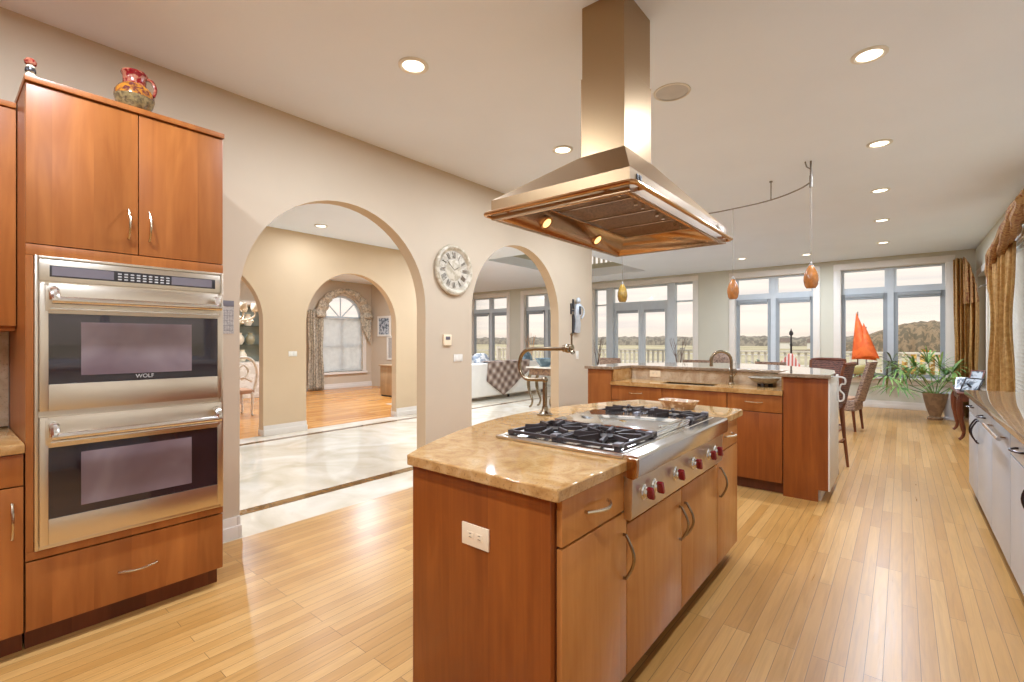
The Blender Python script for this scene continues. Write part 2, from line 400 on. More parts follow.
M['coppertint'] = brushed('warm_steel', (190, 146, 100), .2)  # hood rail and liner: copper-coloured reflection put into the steel's base colour
M['chrome'] = plain('chrome', (226, 224, 220), .1, 1.0, .02)
M['nickel'] = plain('satin_nickel', (204, 188, 160), .25, 1.0, .04)
M['bronze'] = plain('antique_nickel', (152, 136, 112), .25, 1.0, .06)
M['ovenglass'] = plain('oven_glass', (40, 30, 34), .04, 0, .15, spec=.9)
M['ovenwin'] = twotone('oven_window', (140, 124, 126), (100, 78, 82), 3, .08, .3, .7)  # reflection in the glass put in as lighter grey tones
M['display'] = plain('display_grey', (112, 104, 108), .12, 0, .05)
M['blackplastic'] = plain('black_panel', (44, 40, 40), .3, 0, .1)
M['buttons'] = plain('panel_print', (190, 186, 180), .5)
M['iron'] = plain('cast_iron', (62, 52, 50), .45, .3, .15, 30)
M['ironcap'] = plain('iron_edge', (120, 116, 118), .35, .6, .1, 30)
M['redknob'] = plain('red_knob', (130, 26, 34), .2, 0, .08, spec=.7)
M['plate'] = plain('ivory_plate', (238, 218, 184), .4)
M['platewhite'] = plain('white_plate', (226, 220, 206), .4)
M['slot'] = plain('socket_slot', (110, 90, 70), .6)
M['whitecab'] = plain('white_lacquer', (176, 180, 184), .28, 0, .02)
M['blackhandle'] = plain('dark_pull', (60, 46, 44), .3, .7, .1)
M['pitcher_red'] = twotone('painted_red_glaze', (118, 18, 22), (160, 96, 72), 40, .2)
M['pitcher_body'] = twotone('painted_amber_glaze', (176, 112, 34), (92, 44, 40), 34, .18, .42, .58)
M['pitcher_low'] = twotone('painted_mosaic_glaze', (150, 128, 84), (84, 70, 48), 60, .2, .3, .7)
M['sage'] = plain('sage_glaze', (150, 142, 110), .25)
M['cream'] = plain('cream_glaze', (226, 210, 180), .3)
M['clockface'] = twotone('clock_face', (200, 190, 170), (178, 166, 146), 30, .6)
M['clockrim'] = twotone('clock_frame', (204, 192, 168), (176, 162, 136), 14, .5)
M['numeral'] = plain('numeral_pewter', (112, 102, 88), .5)
M['amber'] = plain('amber_glass', (168, 106, 54), .18, 0, .3, 26, spec=.6)
M['ambergreen'] = plain('olive_amber_glass', (156, 122, 54), .18, 0, .35, 26, spec=.6)
M['cable'] = plain('cable_grey', (130, 122, 112), .4, .5)
M['can'] = emit('lamp_lens', (255, 244, 222), 5.0)
M['hoodlamp'] = emit('hood_lamp', (255, 214, 140), 1.6)
M['speaker'] = plain('speaker_grille', (198, 194, 188), .7, bump=.5, bscale=300)
M['glass'] = glass('window_glass')
M['clear'] = glass('clear_glass', (240, 244, 242), .9)
M['blind'] = plain('blind_white', (246, 246, 244), .6)
def translucent(m, k):
    nt = m.node_tree; b = nt.nodes['Principled BSDF']; out = [n for n in nt.nodes if n.type == 'OUTPUT_MATERIAL'][0]
    t = N(nt, 'ShaderNodeBsdfTranslucent'); src = b.inputs['Base Color'].links[0].from_socket; L(nt, src, t.inputs[0])
    mx = N(nt, 'ShaderNodeMixShader'); mx.inputs[0].default_value = k; L(nt, b.outputs[0], mx.inputs[1]); L(nt, t.outputs[0], mx.inputs[2]); L(nt, mx.outputs[0], out.inputs[0])
translucent(M['blind'], .88)
M['drapegold'] = twotone('gold_damask', (206, 164, 98), (184, 138, 74), 26, .5, .4, .62)
M['drapegold2'] = twotone('gold_brocade', (186, 142, 84), (150, 92, 52), 30, .6, .44, .6)
M['drapegrey'] = twotone('floral_drape', (228, 216, 192), (186, 172, 148), 22, .8, .45, .58)
for k_ in ('drapegold', 'drapegold2', 'drapegrey'): translucent(M[k_], .35)
M['wicker'] = wicker_mat('wicker', (184, 154, 130), (84, 58, 48))
M['rattan'] = wicker_mat('dark_rattan', (128, 84, 66), (66, 38, 36))
M['darkwood'] = wood('mahogany', (126, 66, 36), (84, 40, 22), board=.5)
M['stoolwood'] = wood('stool_walnut', (146, 86, 52), (104, 56, 34), board=.5)
M['mirrorsteel'] = plain('mirror_steel', (240, 242, 246), .08, 1.0, .02)
M['glasstop'] = plain('table_glass', (176, 182, 190), .05, 0, .03, spec=.9)
M['sofa'] = plain('white_slipcover', (230, 224, 212), .85, 0, .03)
M['plaid'] = plaid_mat('plaid_throw')
M['cushion'] = twotone('patterned_cushion', (230, 228, 222), (150, 158, 168), 12, .85)
M['bluefab'] = twotone('blue_cushion', (140, 162, 170), (92, 112, 122), 8, .8)
M['leaf'] = twotone('palm_green', (138, 168, 88), (84, 122, 58), 6, .45)
M['leafdark'] = twotone('leaf_olive', (92, 104, 56), (62, 70, 40), 6, .5)
M['pot'] = twotone('brown_urn', (150, 118, 86), (132, 102, 74), 10, .45)
M['potwhite'] = plain('white_urn', (206, 206, 206), .35)
M['soil'] = plain('soil', (62, 46, 34), .95, bump=.8, bscale=60)
M['orange'] = twotone('orange_sailcloth', (240, 116, 48), (226, 96, 36), 5, .6)
M['hull'] = plain('olive_hull', (186, 170, 108), .35)
M['blacklac'] = plain('black_lacquer', (40, 34, 32), .3)
M['twig'] = plain('twig', (112, 88, 72), .8)
M['flag'] = twotone('striped_flag', (232, 216, 204), (206, 96, 78), 15, .7, .48, .52, (1, 1, .2))
def stripes(name, c1, c2, sc_):
    m, nt, b = newmat(name); tcn = N(nt, 'ShaderNodeTexCoord'); w = N(nt, 'ShaderNodeTexWave', bands_direction='X', i_Scale=sc_, i_Distortion=.6)
    L(nt, tcn.outputs['Object'], w.inputs[0]); rp = ramp(nt, [(.47, srgb(*c1)), (.53, srgb(*c2))]); L(nt, w.outputs['Fac'], rp.inputs[0]); L(nt, rp.outputs[0], b.inputs['Base Color']); setp(b, Roughness=.7); return m
M['flag'] = stripes('red_white_stripes', (232, 216, 204), (206, 104, 86), 6.5)
M['silver'] = plain('silver_leaf', (214, 220, 224), .35, .6, .12, 20)
M['photo'] = twotone('photo_print', (190, 196, 200), (86, 96, 104), 14, .4)
M['paper'] = plain('paper', (222, 208, 176), .7)
M['calpaper'] = twotone('calendar_print', (190, 182, 170), (164, 158, 150), 90, .6, .42, .58)
M['calhead'] = plain('calendar_header', (112, 108, 112), .5)
M['scroll'] = plain('white_iron', (218, 212, 202), .4)
M['stonebowl'] = stone('stone_bowl', (150, 140, 120), (112, 100, 84), (176, 168, 150), .3, 16, .4)
M['sink'] = brushed('sink_steel', (150, 140, 122), .25)
M['deck'] = planks('deck_boards', (176, 164, 148), (160, 148, 134), (190, 178, 160), .14, 3.0, .7, 'x')
M['rail'] = plain('railing_white', (228, 220, 206), .6)
M['marsh'] = twotone('marsh_grass', (204, 192, 158), (176, 164, 128), .02, .95, .38, .62)
M['water'] = plain('tidal_creek', (190, 186, 176), .1)
M['trees'] = twotone('bare_treeline', (150, 142, 128), (120, 114, 104), .25, .95)
M['trees2'] = twotone('wooded_hill', (150, 130, 104), (112, 102, 84), .35, .95)
M['yellow'] = twotone('autumn_leaves', (226, 190, 110), (196, 150, 76), 3, .9)
M['bark'] = plain('bark', (92, 78, 62), .9)
M['house'] = plain('far_house_wall', (222, 220, 214), .7)
M['roof'] = plain('far_house_roof', (120, 106, 96), .8)
M['tanbox'] = wood('tan_cabinet', (190, 158, 116), (170, 138, 98), board=.6)
M['paintedwhite'] = twotone('distressed_white', (222, 212, 194), (206, 194, 172), 10, .6)
M['seatfab'] = plain('rose_seat', (176, 136, 104), .8)
M['crystal'] = plain('crystal', (232, 220, 190), .1, 0, .1, 30, spec=.9)
M['greyglass'] = plain('cabinet_glass', (146, 152, 138), .08, 0, .12, 4, spec=.8)
M['upperwall'] = plain('stairwell_paint', (196, 194, 176), .8)

# ---------------------------------------------------------------- structure
ZC = 3.05
XR = 1.05; YB = 12.2; YN = -2.6; XW = -12.4
def holes_slab(name, mat, u0, u1, v0, v1, holes, put, parent=None):
    """rectangle minus rectangular holes, put(u0,u1,v0,v1,mb) adds one box"""
    mb = MB()
    us = sorted({u0, u1, *[h[0] for h in holes], *[h[1] for h in holes]}); us = [u for u in us if u0 <= u <= u1]
    for a, b in zip(us, us[1:]):
        m_ = (a+b)/2
        hs = sorted([(h[2], h[3]) for h in holes if h[0] < m_ < h[1]])
        v = v0
        for h0, h1 in hs:
            if h0 > v: put(mb, a, b, v, h0)
            v = h1
        if v < v1: put(mb, a, b, v, v1)
    bmesh.ops.remove_doubles(mb.bm, verts=mb.bm.verts[:], dist=1e-5)
    return struct(mb.build(name, mat, parent))

mb = MB(); mb.box(-3.50, XR, YN, YB, -.12, 0); struct(mb.build('floor', M['floor']))
mb = MB(); mb.box(-7.06, -3.50, YN, YB, -.12, -.0005).box(-8.6, -7.06, 6.2, YB, -.12, -.0005); struct(mb.build('floor.001', M['marble']))
mb = MB(); mb.box(XW, -7.06, YN, 6.2, -.12, -.0003).box(XW, -8.6, 6.2, YB, -.12, -.0003); struct(mb.build('floor.002', M['floor2']))
for i, (a, b) in enumerate(((-4.08, -3.96), (-6.70, -6.60))):
    mb = MB(); mb.box(a, b, YN+.1, YB-.1, -.002, .0012); struct(mb.build('trim_%d' % (i+1), M['marblestrip']))
HX0, HX1, HY0, HY1 = -6.75, -4.81, 7.4, 11.03
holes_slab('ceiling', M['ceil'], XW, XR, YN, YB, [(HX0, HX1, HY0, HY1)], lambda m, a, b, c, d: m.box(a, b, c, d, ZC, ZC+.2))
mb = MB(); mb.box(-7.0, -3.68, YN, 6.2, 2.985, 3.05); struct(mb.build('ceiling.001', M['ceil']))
# open stairwell above the living room, with a gallery on its far side
mb = MB(); mb.box(HX0-.1, HX0, HY0-.1, HY1, ZC+.2, 5.3).box(HX1, HX1+.1, HY0-.1, HY1, ZC+.2, 5.3).box(HX0, HX1, HY0-.1, HY0, ZC+.2, 5.3).box(HX0-.1, HX1+.1, HY0-.1, 12.4, 5.3, 5.4)
mb.box(HX0, HX1, HY1, HY1+.12, ZC+.2, 3.37)
struct(mb.build('wall_stairwell', M['upperwall']))
gal = thing('gallery_railing', (-5.78, HY1+.06, 3.37), 'white baluster railing of the upper gallery above the open stairwell', 'railing')
mb = MB(); mb.box(HX0, HX1, HY1+.02, HY1+.09, 4.22, 4.28, .01); mb.build('top_rail', M['rail'], gal)
for k in range(14):
    x = HX0+.08+k*.137
    mb = MB(); mb.box(x-.025, x+.025, HY1+.03, HY1+.08, 3.372, 4.22); mb.build('baluster', M['rail'], gal)

def arch_pts(yc, r, zs, n=28):
    return [(yc-r*math.cos(PI*k/n), zs+r*math.sin(PI*k/n)) for k in range(n+1)]
def arch_wall(name, x0, x1, y0, y1, arches, mface, mjamb, mback, ztop):
    """wall in the YZ plane with arched doorways; x1 face = mface, jambs = mjamb, x0 face = mback"""
    poly = [(y0, 0)]
    for yc, r, zs in arches:
        poly += [(yc-r, 0)] + arch_pts(yc, r, zs) + [(yc+r, 0)]
    poly += [(y1, 0), (y1, ztop), (y0, ztop)]
    mb = MB(); mb.prism(poly, 'x', x0, x1)
    for f in mb.bm.faces:
        f.normal_update(); n = f.normal; c = f.calc_center_median()
    bmesh.ops.recalc_face_normals(mb.bm, faces=mb.bm.faces[:])
    for f in mb.bm.faces:
        f.normal_update(); n = f.normal; c = f.calc_center_median()
        if n.x > .9: f.material_index = 0
        elif n.x < -.9: f.material_index = 2
        else: f.material_index = 0 if (abs(c.y-y1) < .01 or abs(c.y-y0) < .01) else 1
    bmesh.ops.triangulate(mb.bm, faces=[f for f in mb.bm.faces if len(f.verts) > 4])
    return struct(mb.build(name, [mface, mjamb, mback], smooth=20))
AR = .832
arch_wall('wall_left', -3.68, -3.55, YN, 6.21, [(2.195, AR, 1.66), (4.495, AR, 1.66)], M['wall'], M['tan'], M['tan'], ZC)
arch_wall('wall_hall', -7.13, -7.0, YN, 6.2, [(2.165, AR, 1.63), (4.46, AR, 1.63)], M['tan'], M['tan'], M['wall'], ZC)
# baseboards
def baseboard(name, segs):
    mb = MB()
    for (x0, x1, y0, y1) in segs:
        mb.box(x0, x1, y0, y1, 0, .145, .004).box(x0-.004, x1+.012, y0-.004, y1+.006, 0, .085, .006)
    return struct(mb.build(name, M['trim']))
baseboard('baseboard_left', [(-3.548, -3.530, 1.05, 1.34), (-3.70, -3.53, 1.34, 1.362), (-3.548, -3.53, 3.045, 3.65), (-3.70, -3.53, 3.028, 3.046), (-3.70, -3.53, 3.644, 3.663), (-3.548, -3.53, 5.345, 6.21), (-3.70, -3.53, 5.328, 5.346), (-3.70, -3.53, 6.211, 6.23)])
baseboard('baseboard_hall', [(-6.998, -6.98, 3.015, 3.61), (-7.15, -6.98, 2.998, 3.016), (-7.15, -6.98, 3.609, 3.627), (-6.998, -6.98, 5.31, 6.2), (-7.15, -6.98, 5.293, 5.311)])
baseboard('baseboard_back', [(-3.98, -3.32, 12.182, 12.198), (-3.32, 1.03, 12.182, 12.198)])
baseboard('baseboard_right', [(1.032, 1.048, 6.0, 12.18)])
baseboard('baseboard_west', [(XW+.002, XW+.02, YN, 12.18)])

# windows of the back wall : (x0, x1, z0, z1)
WINS = {1: (-11.82, -10.19, .62, 2.84), 2: (-9.47, -7.84, .62, 2.84), 3: (-6.92, -4.08, .03, 2.86), 4: (-3.09, -1.50, .62, 2.84), 5: (-.998, .64, .62, 2.84)}
holes_slab('wall_back', M['backwall'], XW, XR+.2, 0, 3.05, [(a-.02, b+.02, c-.02, d+.02) for a, b, c, d in WINS.values()],
           lambda m, a, b, c, d: m.box(a, b, YB, YB+.22, c, d))
def window(n, x0, x1, z0, z1):
    e = empty_struct('window_%d' % n, ((x0+x1)/2, YB, z0))
    mb = MB()   # casing + jamb lining
    c = .13
    for (a, b, d, f) in ((x0-c, x0, z0, z1), (x1, x1+c, z0, z1), (x0-c, x1+c, z1, z1+c)):
        mb.box(a, b, YB-.025, YB-.001, d, f, .004)
    for (a, b, d, f) in ((x0-.018, x0, z0, z1), (x1, x1+.018, z0, z1), (x0-.018, x1+.018, z1, z1+.018)):
        mb.box(a, b, YB+.001, YB+.2, d, f)
    mb.build('casing', M['trim'], e)
    mb = MB(); mb.box(x0-c-.02, x1+c+.02, YB-.09, YB+.19, z0-.035, z0, .008).box(x0-c, x1+c, YB-.02, YB-.002, z0-.13, z0-.035, .004); mb.build('window_sill', M['trim'], e)
    xm = (x0+x1)/2; zt = 2.38; mb = MB(); y0, y1 = YB+.12, YB+.18
    mb.box(xm-.05, xm+.05, y0-.02, y1+.01, z0, z1).box(x0, xm-.05, y0-.018, y1+.01, zt-.05, zt+.05).box(xm+.05, x1, y0-.018, y1+.01, zt-.05, zt+.05)
    for (a, b) in ((x0, xm-.05), (xm+.05, x1)):
        mb.box(a, a+.045, y0, y1, zt+.05, z1).box(b-.045, b, y0, y1, zt+.05, z1).box(a+.045, b-.045, y0, y1, z1-.04, z1).box(a+.045, b-.045, y0, y1, zt+.05, zt+.075)
    mb.build('window_frame', M['winframe'], e)
    for (a, b) in ((x0, xm-.05), (xm+.05, x1)):
        mb = MB(); mb.box(a, a+.07, y0+.005, y1-.005, z0, zt-.05).box(b-.07, b, y0+.005, y1-.005, z0, zt-.05).box(a+.07, b-.07, y0+.005, y1-.005, z0, z0+.07).box(a+.07, b-.07, y0+.005, y1-.005, zt-.11, zt-.05)
        mb.build('sash', M['sash'], e)
        mb = MB(); mb.box(a+.06, b-.06, y0+.028, y0+.032, z0+.06, zt-.1); mb.build('pane', M['glass'], e)
        mb = MB(); mb.box(a+.04, b-.04, y0+.028, y0+.032, zt+.06, z1-.03); mb.build('pane', M['glass'], e)
        mb = MB(); mb.box(a+.06, b-.06, y0-.07, y0-.01, zt-.13, zt-.055, .01).cyl((a+.07, y0-.04, zt-.15), (b-.07, y0-.04, zt-.15), .022, n=12); mb.build('rolled_shade', M['sash'], e)
for n in (1, 2, 4, 5): window(n, *WINS[n])
# glazed terrace door with side lights
e = empty_struct('door_1', (-5.5, YB, 0)); x0, x1, z0, z1 = WINS[3]
mb = MB(); c = .13
for (a, b, d, f) in ((x0-c, x0, 0, z1), (x1, x1+c, 0, z1), (x0-c, x1+c, z1, z1+c)): mb.box(a, b, YB-.025, YB-.001, d, f, .004)
for (a, b, d, f) in ((x0-.018, x0, 0, z1), (x1, x1+.018, 0, z1), (x0-.018, x1+.018, z1, z1+.018)): mb.box(a, b, YB+.001, YB+.2, d, f)
mb.build('casing', M['trim'], e)
mb = MB(); y0, y1 = YB+.1, YB+.18
for x in (-6.42, -4.65): mb.box(x-.10, x+.10, YB+.02, y1+.004, z0, z1)
mb.box(-6.32, -4.75, y0, y1, 2.33, 2.43).box(x0, -6.52, y0, y1, 2.36, 2.40).box(-4.55, x1, y0, y1, 2.36, 2.40)
for (a, b) in ((x0, -6.52), (-6.32, -4.75), (-4.55, x1)):
    mb.box(a, b, y0, y1, z1-.05, z1).box(a, b, y0, y1, z0, z0+.06)
mb.box(x0, x0+.04, y0, y1, z0, z1).box(x1-.04, x1, y0, y1, z0, z1)
mb.build('door_frame', M['winframe'], e)
for (a, b) in ((-6.315, -5.5), (-5.495, -4.755)):
    mb = MB(); mb.box(a, a+.09, y0+.01, y1-.01, z0+.06, 2.33).box(b-.09, b, y0+.01, y1-.01, z0+.06, 2.33).box(a+.09, b-.09, y0+.01, y1-.01, z0+.06, .3).box(a+.09, b-.09, y0+.01, y1-.01, 2.2, 2.33)
    lf = mb.build('door_leaf', M['winframe'], e)
    mb = MB(); mb.box(a+.08, b-.08, y0+.035, y0+.04, .29, 2.21); mb.build('pane', M['glass'], lf)
    mb = MB(); mb.box(a+.09, b-.09, y0-.05, y0, 2.12, 2.2, .01); mb.build('rolled_shade', M['sash'], lf)
for (a, b, c_, d) in ((x0+.03, -6.51, .08, 2.37), (x0+.03, -6.51, 2.39, z1-.04), (-4.56, x1-.03, .08, 2.37), (-4.56, x1-.03, 2.39, z1-.04), (-6.33, -4.74, 2.42, z1-.04)):
    mb = MB(); mb.box(a, b, y0+.035, y0+.04, c_, d); mb.build('pane', M['glass'], e)

# right wall: dinette windows at the far end, a long window over the counter beside the camera
RW = [(7.15, 8.85, .55, 2.5), (10.6, 11.85, .55, 2.5), (.2, 2.3, 1.1, 2.35), (2.7, 4.9, 1.1, 2.35)]
holes_slab('wall_right', M['backwall'], YN, YB, 0, ZC, RW, lambda m, a, b, c, d: m.box(XR, XR+.2, a, b, c, d))
for i, (a, b, c, d) in enumerate(RW):
    e = empty_struct('window_%d' % (6+i), (XR, (a+b)/2, c)); mb = MB(); k = .11
    for (p, q, r_, s_) in ((a-k, a, c, d), (b, b+k, c, d), (a-k, b+k, d, d+k)): mb.box(XR-.022, XR-.001, p, q, r_, s_, .004)
    mb.box(XR-.06, XR-.001, a-k, b+k, c-.035, c+.012, .004).box(XR-.001, XR+.18, a+.002, b-.002, c+.001, c+.012)
    mb.build('casing', M['trim'], e)
    m_ = (a+b)/2; mb = MB()
    for (p, q, r_, s_) in ((a, a+.06, c, d), (b-.06, b, c, d), (m_-.035, m_+.035, c+.06, d-.06), (a+.06, b-.06, c, c+.06), (a+.06, b-.06, d-.06, d)): mb.box(XR+.10, XR+.16, p, q, r_, s_)
    mb.build('window_frame', M['winframe'], e)
    mb = MB(); mb.box(XR+.128, XR+.132, a+.02, b-.02, c+.03, d-.03); mb.build('pane', M['glass'], e)
# rear wall (behind the camera) of cherry panelling, and the west wall with an arched window
mb = MB(); mb.box(XW, XR+.2, YN-.15, YN, 0, ZC+.2); struct(mb.build('wall_rear', M['cherrypanel']))
WY0, WY1, WZ0, WZS = 6.84, 8.16, .47, 2.0   # arched window in the west wall
wr = (WY1-WY0)/2; wc = (WY0+WY1)/2
poly = [(YN, 0), (YB+.2, 0), (YB+.2, ZC), (YN, ZC)]
mb = MB()
mb.box(XW-.2, XW, YN, WY0, 0, ZC).box(XW-.2, XW, WY1, YB+.2, 0, ZC).box(XW-.2, XW, WY0, WY1, 0, WZ0)
ap = arch_pts(wc, wr, WZS, 24)
mb.prism([(WY0, WZS)]+ap[1:-1]+[(WY1, WZS), (WY1, ZC), (WY0, ZC)], 'x', XW-.2, XW)
bmesh.ops.triangulate(mb.bm, faces=[f for f in mb.bm.faces if len(f.verts) > 4])
struct(mb.build('wall_west', M['wall'], smooth=20))
mb = MB(); mb.box(XW, -8.6, 8.46, 8.58, 0, ZC); struct(mb.build('wall_library', M['wall']))
e = empty_struct('window_10', (XW, wc, WZ0))
mb = MB()
def arch_frame(mb, r0, r1, xa, xb, zs):
    A = arch_pts(wc, r0, zs, 24); B = arch_pts(wc, r1, zs, 24)
    mb.prism(A+B[::-1], 'x', xa, xb)
arch_frame(mb, wr, wr+.1, XW+.001, XW+.03, WZS)
mb.box(XW+.001, XW+.03, WY0-.1, WY0, WZ0-.05, WZS).box(XW+.001, XW+.03, WY1, WY1+.1, WZ0-.05, WZS).box(XW+.001, XW+.07, WY0-.12, WY1+.12, WZ0-.06, WZ0)
mb.build('casing', M['trim'], e)
mb = MB(); arch_frame(mb, wr-.06, wr, XW-.14, XW-.08, WZS)
mb.box(XW-.14, XW-.08, WY0, WY0+.06, WZ0, WZS).box(XW-.14, XW-.08, WY1-.06, WY1, WZ0, WZS).box(XW-.14, XW-.08, WY0, WY1, WZS-.05, WZS+.05).box(XW-.14, XW-.08, wc-.03, wc+.03, WZ0, WZS).box(XW-.14, XW-.08, WY0, WY1, WZ0, WZ0+.06).box(XW-.14, XW-.08, WY0, WY1, 1.17, 1.23)
for a in (45, 90, 135):
    p = (XW-.11, wc+.62*math.cos(R(a)), WZS+.62*math.sin(R(a))); mb.cyl((XW-.11, wc, WZS), p, .018, n=8)
mb.build('window_frame', M['winframe'], e)
mb = MB(); mb.box(XW-.112, XW-.108, WY0+.02, WY1-.02, WZ0+.02, WZS); mb.prism([(wc-wr+.02, WZS)]+arch_pts(wc, wr-.02, WZS, 20)[1:-1]+[(wc+wr-.02, WZS)], 'x', XW-.112, XW-.108)
mb.build('pane', M['glass'], e)

# ---------------------------------------------------------------- recessed lamps
def can_lamp(x, y, label=None, z=ZC, power=1.0, visible=True):
    t = thing('recessed_light', (x, y, z), label or 'round recessed ceiling lamp', 'ceiling light', 'recessed ceiling lamps')
    mb = MB(); mb.lathe([(.070, -.002), (.092, -.0), (.092, -.006), (.074, -.012), (.066, -.008), (.064, -.003)], (x, y, z-.002), 28); mb.build('trim_ring', M['platewhite'], t)
    mb = MB(); mb.lathe([(0, -.002), (.066, -.002), (.066, -.005), (0, -.007)], (x, y, z-.001), 24); mb.build('lens', M['can'], t)
    ld = bpy.data.lights.new('lamp', 'AREA'); ld.shape = 'DISK'; ld.size = .13; ld.energy = CAN_W*power; ld.color = CAN_COL
    lo = bpy.data.objects.new('lamp_bulb', ld); COL.objects.link(lo); lo.location = (0, 0, -.02); lo.parent = t
    return t
CANS = [
 (-2.33, 1.89, 'round recessed ceiling lamp above the ovens, left of the range hood chimney', 1),
 (-2.33, 3.56, 'round recessed ceiling lamp above the wall clock, just left of the range hood', 1),
 (-.15, 3.53, 'large bright recessed ceiling lamp at the upper right, nearest of the right-hand row', 1),
 (-.15, 5.17, 'recessed ceiling lamp second in the right-hand row from the nearest', 1),
 (-.19, 6.78, 'recessed ceiling lamp third in the right-hand row from the nearest', 1),
 (-.22, 8.47, 'small recessed ceiling lamp fourth in the right-hand row', 1),
 (-.25, 10.4, 'faint recessed ceiling lamp in front of the rightmost back window', 1),
 (-1.45, 10.9, 'faint recessed ceiling lamp before the gap between the two right back windows', 1),
 (-2.55, 10.6, 'faint recessed ceiling lamp in front of the back window above the sink', 1),
 (-6.37, 3.52, 'recessed ceiling lamp of the hall seen through the large near arch', .4),
]
for x, y, lb, pw in CANS:
    can_lamp(x, y, lb, 2.985 if x < -6 else ZC, pw)
FILL_CANS = [(-2.33, .2, 1), (-.15, .2, 1.1), (-.9, -1.4, 1.1), (-2.4, -1.2, 1), (-2.4, 5.3, 1), (-5.3, 1.2, 1.5), (-5.3, 5.0, 1.3), (-9.6, 3.4, 2.4), (-9.8, 6.6, 2.8), (-7.6, 6.8, 2.0), (-10.8, 9.6, 2.0), (-5.9, 6.6, 1.8), (-10.2, 1.5, 1.3)]  # unseen ceiling lamps added to brighten the rooms
for x, y, pw in FILL_CANS:
    can_lamp(x, y, 'unseen recessed ceiling lamp added as fill light', 2.985 if -7 < x < -3.68 and y < 6.2 else ZC, pw)

# ---------------------------------------------------------------- wall oven tower
XF = -2.90
def pull(mb, p0, p1, out, r=.005, bow=.028):
    """bow handle from p0 to p1 standing out along vector out"""
    p0, p1, out = Vector(p0), Vector(p1), Vector(out)
    pts = [p0]
    for k in range(0, 11):
        t = k/10; pts.append(p0.lerp(p1, t)+out*(.010+bow*math.sin(PI*t)))
    pts.append(p1)
    mb.tube(pts, r, 8)
ov = thing('oven_cabinet', (-3.2, .645, 0), 'tall cherry wall cabinet that houses the two steel ovens', 'cabinet')
y0, y1 = .262, 1.028
mb = MB()
mb.box(-3.545, XF-.022, y0, y0+.02, .10, 2.462).box(-3.545, XF-.022, y1-.02, y1, .10, 2.462)
mb.box(-3.545, -3.53, y0+.02, y1-.02, .1, 2.462).box(-3.53, XF-.022, y0+.02, y1-.02, .1, .12).box(-3.53, XF-.022, y0+.02, y1-.02, .405, .425).box(-3.53, XF-.022, y0+.02, y1-.02, 1.735, 1.755)
mb.build('carcass', M['cherry'], ov)
mb = MB(); mb.box(-3.545, XF+.012, y0-.004, y1+.004, 2.464, 2.490, .003); mb.build('top_board', M['cherry'], ov)
for z_ in ((1.722, 1.768), (.405, .440)):
    mb = MB(); mb.box(XF-.022, XF, y0, y1, z_[0], z_[1], .0015); mb.build('filler_rail', M['cherry'], ov)
for (p, q) in ((y0, .2865), (1.0255, y1)):
    mb = MB(); mb.box(XF-.022, XF, p, q, .4415, 1.7205); mb.build('stile', M['cherry'], ov)
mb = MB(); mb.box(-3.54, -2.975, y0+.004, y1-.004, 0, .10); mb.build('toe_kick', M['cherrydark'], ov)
for (a, b, hy) in ((y0+.001, .650, .612), (.654, y1-.001, .694)):
    mb = MB(); mb.box(XF-.020, XF, a, b, 1.772, 2.459, .002); d = mb.build('door', M['cherry'], ov)
    mb = MB(); pull(mb, (XF, hy, 1.845), (XF, hy, 1.985), (1, 0, 0)); mb.build('handle', M['nickel'], d)
mb = MB(); mb.box(XF-.020, XF, y0+.001, y1-.001, .104, .398, .002); d = mb.build('drawer', M['cherry'], ov)
mb = MB(); pull(mb, (XF, .575, .245), (XF, .725, .245), (1, 0, 0)); mb.build('handle', M['nickel'], d)

# double oven
do = thing('double_oven', (-2.92, .657, .442), 'stainless steel double wall oven with two dark glass doors', 'oven')
a, b = .288, 1.0245
mb = MB(); mb.box(-3.45, XF-.001, a+.012, b-.012, .444, 1.72).box(XF, XF+.014, a, a+.012, .442, 1.721, .002).box(XF, XF+.014, b-.014, b, .442, 1.721, .002).box(XF, XF+.014, a+.012, b-.014, 1.709, 1.721, .002).box(XF, XF+.010, a+.012, b-.014, .442, .458, .002)
mb.build('body', M['steel'], do)
mb = MB(); mb.box(XF, XF+.012, a+.014, b-.016, 1.612, 1.707, .002); cp = mb.build('control_panel', M['steel'], do)
mb = MB(); mb.box(XF+.012, XF+.014, .335, .985, 1.632, 1.682, .001); mb.build('display_window', M['blackplastic'], cp)
for (p, q) in ((.342, .555), (.785, .968)):
    mb = MB(); mb.box(XF+.014, XF+.0148, p, q, 1.638, 1.678); mb.build('screen', M['display'], cp)
mb = MB()
for k in range(9):
    for j in range(3):
        yy = .570+k*.024; mb.box(XF+.014, XF+.0148, yy, yy+.014, 1.640+j*.013, 1.646+j*.013)
mb.build('key_pad', M['buttons'], cp)
